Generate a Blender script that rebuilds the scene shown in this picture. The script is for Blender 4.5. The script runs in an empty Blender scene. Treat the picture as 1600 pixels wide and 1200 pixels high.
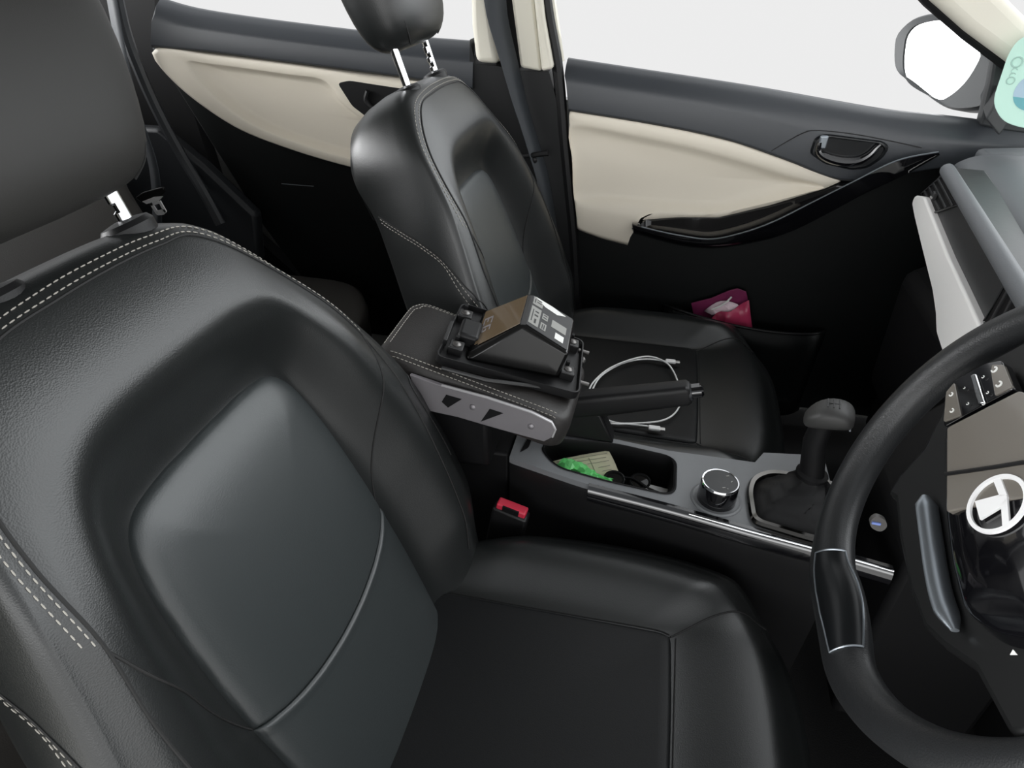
import bpy, bmesh, math, random
import numpy as np
from mathutils import Vector, Matrix
from mathutils.bvhtree import BVHTree

random.seed(7)
SC = bpy.context.scene
COL = SC.collection
A3 = lambda *q: np.array(q, float)

# ------------------------------------------------------------------ camera
CAM = A3(0.2285, -0.4104, 1.1211)
RT = A3(0.97554, 0.21943, 0.01304)
UP = A3(-0.13434, 0.54820, 0.82549)
FW = A3(-0.17399, 0.80705, -0.56427)
FPX = 1040.64
cd = bpy.data.cameras.new('camera')
cam = bpy.data.objects.new('camera', cd)
COL.objects.link(cam)
M = Matrix(((RT[0], UP[0], -FW[0], CAM[0]), (RT[1], UP[1], -FW[1], CAM[1]), (RT[2], UP[2], -FW[2], CAM[2]), (0, 0, 0, 1)))
cam.matrix_world = M
cd.sensor_fit = 'HORIZONTAL'
cd.sensor_width = 36.0
cd.lens = FPX / 1600 * 36.0
cd.clip_start = 0.02
SC.camera = cam

# car axes: X forward, Y towards the passenger side, Z up; metres
def ray(px, py):
    return FW + (px - 800) / FPX * RT - (py - 600) / FPX * UP
def pl(px, py, o, n):
    """point of the plane through o with normal n seen at a photo position"""
    d = ray(px, py)
    return CAM + d * (((o - CAM) @ n) / (d @ n))
def atY(px, py, y): return pl(px, py, A3(0, y, 0), A3(0, 1, 0))
def atX(px, py, x): return pl(px, py, A3(x, 0, 0), A3(1, 0, 0))
def atZ(px, py, z): return pl(px, py, A3(0, 0, z), A3(0, 0, 1))
def YY(pts, y): return [atY(a, b, y) for a, b in pts]
def ZZ(pts, z): return [atZ(a, b, z) for a, b in pts]

# ------------------------------------------------------------------ materials
MATS = {}
def mat(name, col, rough=.5, metal=0., spec=.5, bump=None, coat=0., noise=None, emis=None, alpha=None, sheen=0.):
    m = bpy.data.materials.new(name); m.use_nodes = True
    nt = m.node_tree; b = nt.nodes['Principled BSDF']
    b.inputs['Base Color'].default_value = (*col, 1)
    b.inputs['Roughness'].default_value = rough
    b.inputs['Metallic'].default_value = metal
    b.inputs['Specular IOR Level'].default_value = spec
    b.inputs['Coat Weight'].default_value = coat
    b.inputs['Coat Roughness'].default_value = .05
    if sheen:
        b.inputs['Sheen Weight'].default_value = sheen
        b.inputs['Sheen Roughness'].default_value = .4
    tc = nt.nodes.new('ShaderNodeTexCoord')
    if noise:                                   # (scale, amount) soft natural variation
        n = nt.nodes.new('ShaderNodeTexNoise'); n.inputs['Scale'].default_value = noise[0]
        n.inputs['Detail'].default_value = 4
        nt.links.new(tc.outputs['Object'], n.inputs['Vector'])
        mx = nt.nodes.new('ShaderNodeMixRGB'); mx.blend_type = 'MULTIPLY'
        mx.inputs[0].default_value = noise[1]; mx.inputs[1].default_value = (*col, 1)
        nt.links.new(n.outputs['Fac'], mx.inputs[2])
        nt.links.new(mx.outputs[0], b.inputs['Base Color'])
    if bump:                                    # ('voronoi'|'noise', scale, strength)
        if bump[0] == 'voronoi':
            t = nt.nodes.new('ShaderNodeTexVoronoi'); out = 'Distance'
        else:
            t = nt.nodes.new('ShaderNodeTexNoise'); out = 'Fac'; t.inputs['Detail'].default_value = 3
        t.inputs['Scale'].default_value = bump[1]
        nt.links.new(tc.outputs['Object'], t.inputs['Vector'])
        bp = nt.nodes.new('ShaderNodeBump'); bp.inputs['Strength'].default_value = bump[2]
        bp.inputs['Distance'].default_value = .001
        nt.links.new(t.outputs[out], bp.inputs['Height'])
        nt.links.new(bp.outputs['Normal'], b.inputs['Normal'])
    MATS[name] = m
    return m
mat('leather', (.0108, .0122, .0122), .36, spec=.65, bump=('voronoi', 800, .12))
mat('leather_lit', (.027, .032, .033), .42, spec=.65, bump=('voronoi', 700, .08))  # backrest panels: same leather, light from the front put into a lighter colour
mat('leather_shaded', (.005, .0055, .006), .5, spec=.3, bump=('voronoi', 700, .08))  # cushion panel: same leather, shade put into a darker colour
mat('leather_armrest', (.022, .020, .019), .5, bump=('voronoi', 600, .2))
mat('headrest_lit', (.022, .0215, .020), .56, spec=.45, bump=('voronoi', 800, .06))  # driver's headrest: same leather, door-side light put into a lighter colour
mat('seam_line', (.008, .008, .008), .7)
mat('thread', (.40, .38, .34), .7)
mat('black_plastic', (.006, .006, .0065), .48, spec=.35, bump=('noise', 900, .15))
mat('dark_trim', (.022, .024, .027), .45, bump=('noise', 1200, .2))
mat('deep_trim', (.007, .0075, .008), .5, spec=.35, bump=('noise', 1000, .2))
mat('deep_black', (.004, .004, .0045), .6, spec=.25)
mat('gloss_black', (.004, .004, .005), .06, coat=1.)
mat('door_black', (.004, .005, .005), .5, spec=.25, bump=('noise', 900, .2))
mat('sill_trim', (.036, .040, .046), .36, bump=('noise', 1400, .2))
mat('cream', (.76, .70, .59), .5, bump=('noise', 1400, .15))
mat('cream_pillar', (.74, .71, .61), .55)
mat('console_grey', (.19, .197, .205), .42, bump=('noise', 1500, .2))
mat('console_black', (.008, .008, .0085), .42, bump=('noise', 1200, .2))
mat('knob_grey', (.034, .034, .033), .5)
mat('dash_pad', (.105, .112, .12), .5, bump=('voronoi', 900, .15))
mat('dash_dark', (.030, .031, .032), .42, bump=('noise', 120, .1), noise=(60, .25))
mat('dash_white', (.92, .91, .89), .4)
mat('dark_chrome', (.075, .072, .068), .14, metal=1.)
mat('chrome', (.85, .86, .88), .08, metal=1.)
mat('satin', (.30, .33, .36), .32, metal=.85)
mat('steel', (.30, .285, .30), .5, metal=.55, noise=(30, .2))
mat('steel_edge', (.62, .61, .62), .4, metal=.6)
mat('red_plastic', (.62, .035, .07), .35)
mat('white_plastic', (.93, .93, .92), .35)
mat('tongue_metal', (.92, .92, .92), .4, metal=.2)
mat('metal_light', (.75, .74, .72), .35, metal=.6)
mat('webbing', (.030, .035, .041), .6, bump=('noise', 900, .3))
mat('webbing_dark', (.012, .013, .014), .6)
mat('paper', (.84, .81, .58), .7)
mat('print_grey', (.32, .31, .24), .8)
mat('green_foil', (.20, .85, .25), .3)
mat('mint', (.52, .78, .67), .45)
mat('mint_print', (.38, .58, .51), .6)
mat('teal', (.10, .36, .40), .3)
mat('pale_blue', (.36, .50, .60), .3)
mat('wheel_leather', (.015, .016, .017), .40, bump=('voronoi', 800, .15))
mat('spoke_black', (.009, .0093, .0095), .38, spec=.4)
mat('emblem_white', (.90, .90, .90), .3)
mat('module_black', (.006, .006, .006), .25, spec=.5)
mat('insert_black', (.006, .007, .008), .28, spec=.4)
mat('panel_reflection', (.17, .155, .135), .16, coat=.5)  # gloss panel and buttons with a taupe reflection put into the base colour
mat('smoke_brown', (.12, .085, .05), .16, coat=.6)
mat('print_light', (.30, .30, .28), .35)
mat('screw_steel', (.14, .135, .13), .35, metal=.7)
mat('print_white', (.85, .85, .82), .4)
mat('mirror_glass', (.92, .93, .93), .02, metal=1.)
mat('mirror_shell', (.035, .038, .040), .5)
mat('body_grey', (.28, .28, .27), .5)
mat('rear_leather', (.040, .037, .034), .5, bump=('voronoi', 500, .2))
mat('headlining', (.16, .155, .14), .9)
mat('carpet', (.008, .008, .008), .9, bump=('noise', 400, .6))
mat('blue_light', (.25, .35, .8), .4)
mat('grey_button', (.12, .115, .11), .4)
mat('pink_bag', (.50, .045, .12), .3)
mat('magenta_bag', (.20, .025, .09), .3)
mat('tissue', (.85, .68, .74), .6)
mat('crumb', (.7, .6, .3), .7)
def glassmat():
    m = bpy.data.materials.new('glass'); m.use_nodes = True; nt = m.node_tree
    nt.nodes.clear()
    o = nt.nodes.new('ShaderNodeOutputMaterial'); mx = nt.nodes.new('ShaderNodeMixShader')
    t = nt.nodes.new('ShaderNodeBsdfTransparent'); g = nt.nodes.new('ShaderNodeBsdfGlossy'); g.inputs['Roughness'].default_value = .01
    f = nt.nodes.new('ShaderNodeFresnel'); f.inputs['IOR'].default_value = 1.15
    nt.links.new(f.outputs[0], mx.inputs[0]); nt.links.new(t.outputs[0], mx.inputs[1]); nt.links.new(g.outputs[0], mx.inputs[2])
    nt.links.new(mx.outputs[0], o.inputs[0]); MATS['glass'] = m
glassmat()

# ------------------------------------------------------------------ object helpers
def thing(name, label, cat, loc, group=None):
    o = bpy.data.objects.new(name, None); COL.objects.link(o)
    o.location = Vector([float(x) for x in loc]); o.empty_display_size = .05
    o['label'] = label; o['category'] = cat
    if group: o['group'] = group
    return o
def root_of(o):
    while o.parent: o = o.parent
    return o
class MB:
    def __init__(s): s.V = []; s.F = []
    def add(s, V, F):
        k = len(s.V); s.V += [tuple(float(c) for c in v) for v in V]; s.F += [tuple(i + k for i in f) for f in F]; return s
    def loft(s, rings, closed=True, cap0=False, cap1=False):
        n = len(rings[0]); V = [v for r in rings for v in r]; F = []
        for i in range(len(rings) - 1):
            for j in range(n if closed else n - 1):
                a, b = i * n + j, i * n + (j + 1) % n
                F.append((a, b, b + n, a + n))
        if cap0: F.append(tuple(range(n))[::-1])
        if cap1: F.append(tuple((len(rings) - 1) * n + j for j in range(n)))
        return s.add(V, F)
    def tube(s, path, r, seg=10, closed=False, cap=True, flat=1., up=None):
        P = [np.array(p, float) for p in path]; n = len(P)
        R = r if isinstance(r, (list, tuple, np.ndarray)) else [r] * n
        rings = []; prev = None
        for i in range(n):
            a = P[(i - 1) % n] if closed or i > 0 else P[i]; b = P[(i + 1) % n] if closed or i < n - 1 else P[i]
            t = b - a; t = t / (np.linalg.norm(t) + 1e-12)
            if prev is None:
                q = A3(0, 0, 1) if up is None else np.array(up, float)
                if abs(q @ t) > .95: q = A3(0, 1, 0)
            else: q = prev
            q = q - (q @ t) * t; q /= np.linalg.norm(q) + 1e-12; prev = q
            w = np.cross(t, q)
            rings.append([P[i] + R[i] * (math.cos(x) * q * flat + math.sin(x) * w) for x in np.linspace(0, 2 * math.pi, seg, endpoint=False)])
        if closed: rings.append(rings[0])
        return s.loft(rings, True, cap and not closed, cap and not closed)
    def cyl(s, p0, p1, r, seg=20, r1=None):
        return s.tube([p0, p1], [r, r if r1 is None else r1], seg)
    def box(s, c, sz, ax=None):
        ax = np.eye(3) if ax is None else np.array(ax, float)
        V = [np.array(c, float) + ax[0] * sz[0] / 2 * i + ax[1] * sz[1] / 2 * j + ax[2] * sz[2] / 2 * k for i in (-1, 1) for j in (-1, 1) for k in (-1, 1)]
        return s.add(V, [(0, 1, 3, 2), (4, 6, 7, 5), (0, 4, 5, 1), (2, 3, 7, 6), (0, 2, 6, 4), (1, 5, 7, 3)])
    def prism(s, poly, off):
        off = np.array(off, float); n = len(poly)
        V = [np.array(p, float) for p in poly] + [np.array(p, float) + off for p in poly]
        F = [tuple(range(n)), tuple(range(2 * n - 1, n - 1, -1))] + [(j, j + n, (j + 1) % n + n, (j + 1) % n) for j in range(n)]
        return s.add(V, F)
    def sphere(s, c, r, sc=(1, 1, 1), nu=16, nv=10):
        rings = [[np.array(c) + r * A3(sc[0] * math.sin(th) * math.cos(ph), sc[1] * math.sin(th) * math.sin(ph), sc[2] * math.cos(th)) for ph in np.linspace(0, 2 * math.pi, nu, endpoint=False)] for th in np.linspace(.05, math.pi - .05, nv)]
        return s.loft(rings, True, True, True)
    def build(s, name, material, parent=None, bevel=0, seg=2, smooth=True, sub=0, label=None, angle=35):
        me = bpy.data.meshes.new(name); me.from_pydata(s.V, [], s.F); me.update()
        bm = bmesh.new(); bm.from_mesh(me); bmesh.ops.recalc_face_normals(bm, faces=bm.faces[:]); bm.to_mesh(me); bm.free()
        o = bpy.data.objects.new(name, me); COL.objects.link(o)
        me.materials.append(MATS[material])
        if smooth:
            for p in me.polygons: p.use_smooth = True
        if parent is not None:
            o.parent = parent
            r = root_of(parent)
            if parent.type == 'EMPTY': o.matrix_parent_inverse = Matrix.Translation(-r.location)
        if bevel:
            m = o.modifiers.new('bevel', 'BEVEL'); m.width = bevel; m.segments = seg; m.limit_method = 'ANGLE'; m.angle_limit = math.radians(30)
        if sub:
            m = o.modifiers.new('sub', 'SUBSURF'); m.levels = sub; m.render_levels = sub
        if smooth and not sub:
            m = o.modifiers.new('wn', 'WEIGHTED_NORMAL'); m.keep_sharp = True
            me.set_sharp_from_angle(angle=math.radians(angle))
        if label: o['label'] = label
        return o
def tag(o, label, cat, group=None):
    o['label'] = label; o['category'] = cat
    if group: o['group'] = group
    return o
def struct(o):
    o['kind'] = 'structure'; return o
def curve(pts, n, closed=False):
    """Catmull-Rom through pts, resampled evenly to n points"""
    P = np.array(pts, float); m = len(P); out = []
    for i in range(m if closed else m - 1):
        if closed: a, b, c, d = P[(i - 1) % m], P[i], P[(i + 1) % m], P[(i + 2) % m]
        else: a, b, c, d = P[max(i - 1, 0)], P[i], P[i + 1], P[min(i + 2, m - 1)]
        for t in np.linspace(0, 1, 24, endpoint=False):
            out.append(.5 * (2 * b + (c - a) * t + (2 * a - 5 * b + 4 * c - d) * t * t + (3 * b - a - 3 * c + d) * t ** 3))
    out.append(P[0] if closed else P[-1])
    out = np.array(out); L = np.r_[0, np.cumsum(np.linalg.norm(np.diff(out, axis=0), axis=1))]
    u = np.linspace(0, L[-1], n + 1 if closed else n)
    R = np.stack([np.interp(u, L, out[:, k]) for k in range(P.shape[1])], 1)
    return R[:-1] if closed else R
def roundpoly(pts, r, seg=5):
    """round the corners of a planar 3-D polygon"""
    P = [np.array(p, float) for p in pts]; n = len(P); out = []
    for i in range(n):
        a, b, c = P[i - 1], P[i], P[(i + 1) % n]
        d1 = a - b; d2 = c - b; l1 = np.linalg.norm(d1); l2 = np.linalg.norm(d2)
        k = min(r, l1 * .45, l2 * .45); p0 = b + d1 / l1 * k; p1 = b + d2 / l2 * k
        for t in np.linspace(0, 1, seg): out.append((1 - t) ** 2 * p0 + 2 * t * (1 - t) * b + t * t * p1)
    return out
def patch(mb, outline, nrm, rings, centre=None):
    """cushion-like panel: rings = [(inset fraction, height)]"""
    P = np.array(outline, float); c = P.mean(0) if centre is None else np.array(centre, float); nrm = np.array(nrm, float)
    R = [[p + (c - p) * a + nrm * h for p in P] for a, h in rings]
    mb.loft(R, True, False, True)
    return mb
def stitches(mb, path, nrm, step=.0068, ln=.0044, r=.00055, lift=.0004):
    P = np.array(path, float); N = np.array(nrm, float)
    L = np.r_[0, np.cumsum(np.linalg.norm(np.diff(P, axis=0), axis=1))]
    f = lambda u: A3(*[np.interp(u, L, P[:, k]) for k in range(3)]) + A3(*[np.interp(u, L, N[:, k]) for k in range(3)]) * lift
    u = .002
    while u + ln < L[-1]:
        a, m, b = f(u), f(u + ln / 2), f(u + ln)
        mb.tube([a, m, b], [r * .7, r * 1.1, r * .7], 5); u += step
    return mb

# ------------------------------------------------------------------ front seats
REC = math.radians(22)
ST = A3(-math.sin(REC), 0, math.cos(REC)); SN = A3(math.cos(REC), 0, math.sin(REC)); SY = A3(0, 1, 0)
SO = A3(0, 0, .36)
sstep = lambda x: np.clip(x, 0, 1) ** 2 * (3 - 2 * np.clip(x, 0, 1))

OUT_H = [(.21, -.10), (.245, -.04), (.265, .02), (.276, .08), (.280, .14), (.279, .20), (.271, .25), (.258, .30), (.236, .35), (.209, .40), (.180, .455), (.149, .505), (.120, .540), (.088, .556), (.045, .564)]
INS_H = [(.125, -.10), (.134, -.04), (.140, .02), (.1445, .08), (.146, .14), (.146, .20), (.144, .25), (.140, .30), (.133, .345), (.122, .378), (.100, .398), (.06, .404), (.02, .405)]
OUT_N = [(.21, -.10), (.245, -.04), (.265, .02), (.276, .08), (.280, .14), (.279, .20), (.271, .25), (.260, .30), (.246, .35), (.234, .40), (.218, .455), (.202, .503), (.174, .543), (.128, .564), (.06, .567)]
def sym(h, n, near=None):
    right = [(s, t) for s, t in h]; left = [(-s, t) for s, t in (near or h)[::-1]]
    a = curve(np.array(right + left), n)           # open curve bottom right -> over the top -> bottom left
    return a
NPH = 161
def seat_p(off, s, t, n): return SO + off + SY * s + ST * t + SN * n
def make_seat(label, off, head_up, name, hmat='headrest_lit'):
    T = thing(name, label, 'car seat', SO + off + A3(.2, 0, -.26))
    W = lambda s, t, n: seat_p(off, s, t, n)
    O = sym(OUT_H, NPH, OUT_N); I = sym(INS_H, NPH)
    # ring shell of the backrest
    top = sstep((O[:, 1] - .40) / .15)
    sd = np.sign(O[:, 0]) * (1 - top)
    low = 1 - sstep((O[:, 1] + .02) / .12)
    H = (.064 - .008 * top) * (1 - .35 * low)
    rings = []
    def ring(s, t, n): rings.append([W(s[i], t[i], n[i]) for i in range(NPH)])
    for rho in np.r_[0, .04, .1, np.linspace(.16, 1, 18)]:
        s = I[:, 0] + (O[:, 0] - I[:, 0]) * rho; t = I[:, 1] + (O[:, 1] - I[:, 1]) * rho
        prof = sstep(rho / (.66 - .10 * top)) - .16 * sstep((rho - .72) / .28) * (1 - top) - .44 * top * max(0, (rho - .38) / .62) ** 2
        ring(s, t, H * prof)
    end = H * (1 - .16 * (1 - top) - .44 * top)
    for dsd, dtp, k in ((.004, .010, .80), (.006, .017, .45), (.006, .021, .0)):
        ring(O[:, 0] + sd * dsd, O[:, 1] + top * dtp, end * k)
    for dsd, dtp, n in ((-.001, .021, -.03), (-.013, .014, -.06), (-.030, .003, -.085), (-.048, -.02, -.098), (-.10, -.10, -.102)):
        ring(O[:, 0] + sd * dsd, O[:, 1] + top * dtp, np.full(NPH, n))
    mb = MB(); mb.loft(rings, False)
    # close insert floor and rear face by bridging left to right halves
    def fill(r):
        V = []; F = []; m = NPH // 2
        for i in range(m + 1):
            a, b = np.array(r[i]), np.array(r[NPH - 1 - i])
            V += [a + (b - a) * k / 8 for k in range(9)]
        for i in range(m):
            for k in range(8): F.append((i * 9 + k, i * 9 + k + 1, (i + 1) * 9 + k + 1, (i + 1) * 9 + k))
        mb.add(V, F)
    fill(rings[0]); fill(rings[-1])
    back = mb.build('backrest', 'leather', T, angle=80)
    bvh = BVHTree.FromPolygons([Vector(v) for v in mb.V], mb.F)
    def onf(s, t, lift=0.):
        o = W(s, t, .4); h, nn, i, d = bvh.ray_cast(Vector(o), Vector(-SN))
        if h is None: h, nn, i, d = bvh.find_nearest(Vector(W(s, t, .03)))
        nn = np.array(nn); nn = nn if nn @ SN > -.2 else -nn
        return np.array(h) + nn * lift, nn
    def onside(t, n, sg, lift=0.):
        o = W(sg * .6, t, n); h, nn, i, d = bvh.ray_cast(Vector(o), Vector((0, -sg, 0)))
        if h is None: h, nn, i, d = bvh.find_nearest(Vector(W(sg * .23, t, n)))
        nn = np.array(nn); nn = nn if nn @ A3(0, sg, 0) > 0 else -nn
        return np.array(h) + nn * lift, nn
    # padded insert: upper panel and lumbar panel meet on a sagging seam
    def seam_t(s): return .140 + .030 * (s / .146) ** 2
    Id = sym(INS_H, 241)
    up = [p for p in Id if p[1] > seam_t(p[0])]
    lo = [p for p in Id if p[1] < seam_t(p[0])]
    ssm = np.linspace(-.1455, .1455, 41)
    upper = [(p[0], p[1]) for p in up] + [(s, seam_t(s) + .0005) for s in ssm]
    k = [i for i in range(len(Id)) if Id[i][1] < seam_t(Id[i][0])]
    r_lo = [tuple(Id[i]) for i in k if Id[i][0] > 0]; l_lo = [tuple(Id[i]) for i in k if Id[i][0] < 0]
    lower = r_lo + [(s, seam_t(s) - .0005) for s in ssm[::-1]] + l_lo + [(s, -.10) for s in np.linspace(-.12, .12, 9)]
    dense = sym(INS_H, 700)
    def dome(P):
        d = np.sqrt(((P[:, None] - dense[None]) ** 2).sum(-1)).min(1)
        h = np.interp(d, [0, .0015, .004, .010, .018, .030, .048, .075, .12], [0, .0042, .0066, .0096, .0118, .0150, .0178, .0196, .0205])
        return h
    def pad(poly, name, c, lip):
        P = np.array(poly); c = np.array(c); R = []
        for a in (-.012, 0, .008, .018, .03, .045, .07, .10, .15, .21, .28, .36, .45, .55, .66, .78, .90):
            q = P + (c - P) * a
            g = np.abs(q[:, 1] - (.140 + .030 * (q[:, 0] / .146) ** 2))
            h = dome(q) - .0022 * np.exp(-(g / .0022) ** 2) + lip * .0016 * np.exp(-((g - .006) / .004) ** 2)
            R.append([W(x, t, (k if a >= 0 else -.004)) for (x, t), k in zip(q, h)])
        m = MB(); m.loft(R, True, False, True)
        return m.build(name, 'leather_lit', T, angle=80)
    pad(upper, 'backrest_insert', (0, .27), 0)
    pad(lower, 'lumbar_insert', (0, .04), 1)
    # seams and stitching
    sm = MB(); stm = MB()
    line = np.array([(.092, .554), (.138, .508), (.178, .447), (.204, .395), (.213, .372)])
    lineN = np.array([(.122, .561), (.163, .537), (.190, .496), (.205, .440), (.213, .372)])
    for sg in (-1, 1):
        pth = curve([(.213, .370), (.204, .33), (.187, .285), (.170, .235), (.156, .195), (.147, .172)], 26)
        sm.tube([onf(sg * a, b, .0002)[0] for a, b in pth], .0012, 6)
        pth = [onside(a, b, sg, .0002) for a, b in curve([(.435, -.078), (.414, -.046), (.388, -.012), (.355, .016), (.31, .039), (.265, .056), (.15, .060)], 40)]
        sm.tube([q[0] for q in pth], .0012, 6)
        sst = MB()
        for d in (-.003, -.009):
            pth = [onside(a, b, sg) for a, b in curve([(.435 + d, -.078), (.414 + d, -.046), (.388 + d, -.012), (.355 + d, .016), (.31 + d, .039 + d), (.265 + d, .056 + d)], 40)]
            stitches(sst, [q[0] for q in pth], [q[1] for q in pth])
        sst.build('stitching', 'thread', back, label='pale twin stitching on the side of the backrest')
    for d in (.0040, .0102):
        full = [(a + d * .8, b + d * .7) for a, b in line[::-1]] + [(.050, .562 + d), (0, .5655 + d), (-.060, .5655 + d)] + [(-a - d * .8, b + d * .7) for a, b in lineN]
        pth = [onf(a, b) for a, b in curve(full, 170)]
        stitches(stm, [q[0] for q in pth], [q[1] for q in pth])
    low_ = [(.226, .30), (.230, .22), (.225, .12), (.21, .02)]
    full = low_[::-1] + line[::-1].tolist() + [(.050, .562), (0, .5655), (-.060, .5655)] + [(-a, b) for a, b in lineN.tolist() + low_]
    sm.tube([onf(a, b, .0003)[0] for a, b in curve(full, 260)], .0013, 6)
    sm.build('seam', 'seam_line', back)
    stm.build('stitching', 'thread', back, label='pale twin stitching along the backrest edge')
    # headrest on two notched posts
    HB = [(.612, .060, .016), (.616, .085, .032), (.628, .103, .045), (.650, .115, .054), (.69, .130, .059), (.74, .146, .060), (.785, .150, .055), (.815, .144, .042), (.832, .124, .026), (.838, .095, .010)]
    R = []
    for t, b, d in HB:
        r = []
        for x in np.linspace(0, 2 * math.pi, 40, endpoint=False):
            cx, sx = math.cos(x), math.sin(x)
            bb = b if cx > 0 else min(b, .119); s = bb * math.copysign(abs(cx) ** .55, cx); n = d * math.copysign(abs(sx) ** .65, sx)
            r.append(W(s, t + head_up, .012 + n - .012 * (s / bb) ** 2 * (n > 0)))
        R.append(r)
    m = MB(); m.loft(R, True, True, True)
    head = m.build('headrest', hmat, T, sub=1)
    for sg in (-1, 1):
        hp = []
        for t, b, d in HB[1:-1]:
            hp.append(W(sg * (b if sg > 0 else min(b, .119)) * .80, t + head_up, .012 + d * abs(1 - .80 ** 3.6) ** (.65 / 1.1) * .93 - .0025))
        m = MB(); m.tube(curve(hp, 40), .001, 5); m.build('seam', 'seam_line', head)
    for sg in (-1, 1):
        ps = .060 if sg > 0 else -.080
        c0 = W(ps, .545, 0.); c1 = W(ps, .65 + head_up, .008); ax = c1 - c0; Lh = np.linalg.norm(ax); ax /= Lh
        e1 = SY; e2 = np.cross(ax, e1); e2 /= np.linalg.norm(e2)
        rr = []
        for u in np.linspace(0, Lh, 61):
            ph = (u % .016) / .016; notch = .0028 if (.35 < ph < .75 and sg > 0) else 0
            ring_ = []
            for x in np.linspace(0, 2 * math.pi, 16, endpoint=False):
                k_ = .0066 - (notch if math.cos(x - 2.6) > .35 else 0)
                ring_.append(c0 + ax * u + k_ * (math.cos(x) * e1 + math.sin(x) * e2))
            rr.append(ring_)
        m = MB(); m.loft(rr, True, True, True); m.build('headrest_post', 'chrome', T, label='chrome headrest post')
        m = MB(); q, nn = W(ps, .578, 0.), ST
        m.loft([[q + nn * h + r_ * (math.cos(x) * SY * 1.15 + math.sin(x) * SN) for x in np.linspace(0, 2 * math.pi, 24, endpoint=False)] for r_, h in ((.021, -.01), (.022, .006), (.019, .0105), (.010, .0125), (.0066, .013))], True, True, True)
        m.build('post_guide', 'black_plastic', T)
    # cushion
    CO = [(-.10, .215), (-.04, .238), (.02, .256), (.09, .273), (.17, .284), (.26, .287), (.34, .281), (.405, .264), (.445, .236), (.470, .195), (.485, .14), (.492, .07)]
    CI = [(-.10, .165), (0, .165), (.10, .166), (.20, .168), (.30, .170), (.322, .168), (.328, .150), (.330, .10), (.331, .05)]
    def csym(h, n): return curve(np.array(list(h) + [(x, -s) for x, s in h[::-1]]), n)
    O2 = csym(CO, NPH); I2 = csym(CI, NPH)
    front = sstep((O2[:, 0] - .40) / .07)
    sidew = 1 - front
    ox, oy = off[0], off[1]
    R = []
    def cr(x, y, z): R.append([A3(ox + x[i], oy + y[i], off[2] + z[i]) for i in range(NPH)])
    zi = .346
    Hc = .040 * sidew + .012 * front
    Hc = Hc * (1 - .5 * (1 - sstep((O2[:, 0] + .02) / .14)))
    for rho in np.r_[0, .03, .08, np.linspace(.14, 1, 16)]:
        x = I2[:, 0] + (O2[:, 0] - I2[:, 0]) * rho; y = I2[:, 1] + (O2[:, 1] - I2[:, 1]) * rho
        z = zi + Hc * sstep(rho / .62) - (.016 * sidew * sstep((rho - .66) / .34) ** 1.4 + .034 * front * sstep((rho - .66) / .34) ** 1.3)
        cr(x, y, z)
    zend = R[-1]; ze = np.array([q[2] - off[2] for q in zend])
    for k, dz in ((.006, .018), (.009, .045), (.006, .085), (-.004, .13), (-.02, .165)):
        nx = front * k; ny = np.sign(O2[:, 1]) * sidew * k
        cr(O2[:, 0] + nx, O2[:, 1] + ny, ze - dz)
    mb2 = MB(); mb2.loft(R, False)
    def fill2(r):
        V = []; F = []; m_ = NPH // 2
        for i in range(m_ + 1):
            a, b = np.array(r[i]), np.array(r[NPH - 1 - i]); V += [a + (b - a) * k / 8 for k in range(9)]
        for i in range(m_):
            for k in range(8): F.append((i * 9 + k, i * 9 + k + 1, (i + 1) * 9 + k + 1, (i + 1) * 9 + k))
        mb2.add(V, F)
    fill2(R[0]); fill2(R[-1])
    cush = mb2.build('cushion', 'leather', T, angle=80)
    bv2 = BVHTree.FromPolygons([Vector(v) for v in mb2.V], mb2.F)
    def onc(x, y, lift=0.):
        h, nn, i, d = bv2.ray_cast(Vector((ox + x, oy + y, .8)), Vector((0, 0, -1)))
        if h is None: h, nn, i, d = bv2.find_nearest(Vector((ox + x, oy + y, .36)))
        nn = np.array(nn); nn = nn if nn[2] > 0 else -nn
        return np.array(h) + nn * lift
    P = csym([(-.06, .163), (0, .1645), (.10, .1655), (.20, .1675), (.30, .169), (.318, .1675), (.325, .160), (.3275, .10), (.3285, .05)], 161)
    c = A3(.13, 0)
    m = MB(); RR = []
    for a, h in ((-.01, -.004), (0, .001), (.01, .0035), (.03, .005), (.08, .005), (.3, .003), (.7, .002), (.9, .002)):
        RR.append([A3(ox + (p + (c - p) * a)[0], oy + (p + (c - p) * a)[1], off[2] + zi + h) for p in P])
    m.loft(RR, True, False, True); m.build('cushion_insert', 'leather_shaded', T, angle=80)
    m = MB()
    for sg in (-1, 1):
        m.tube([onc(x, sg * y, .0002) for x, y in curve([(.325, .166), (.345, .180), (.375, .198), (.41, .214), (.445, .222), (.47, .216)], 30)], .0012, 6)
        m.tube([onc(x, sg * y, .0002) for x, y in curve([(-.04, .168), (.1, .169), (.2, .171), (.3, .173), (.324, .169)], 40)], .0010, 6)
    m.tube([onc(.332, y, .0002) for y in np.linspace(-.165, .165, 40)], .0010, 6)
    m.build('seam', 'seam_line', cush)
    m = MB(); m.box(A3(ox + .20, oy, .14), (.46, .44, .10)); m.build('seat_base', 'deep_black', T, bevel=.02)
    return T
make_seat("driver's black leather seat with pale stitching, nearest the camera beside the steering wheel", A3(0, 0, 0), 0., 'seat')
PX = A3(.035, .7507, .004)
make_seat('black leather front passenger seat beyond the armrest, headrest raised on chrome posts', PX, .026, 'seat', 'leather')

# a crumb caught on the driver's cushion seam
m = MB(); m.sphere(A3(.330, -.052, .353), .0028, (1, 1.6, .8), 8, 6)
tag(m.build('crumb', 'crumb', None), "tiny yellow crumb stuck on the front seam of the driver's seat cushion", 'crumb')

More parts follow.
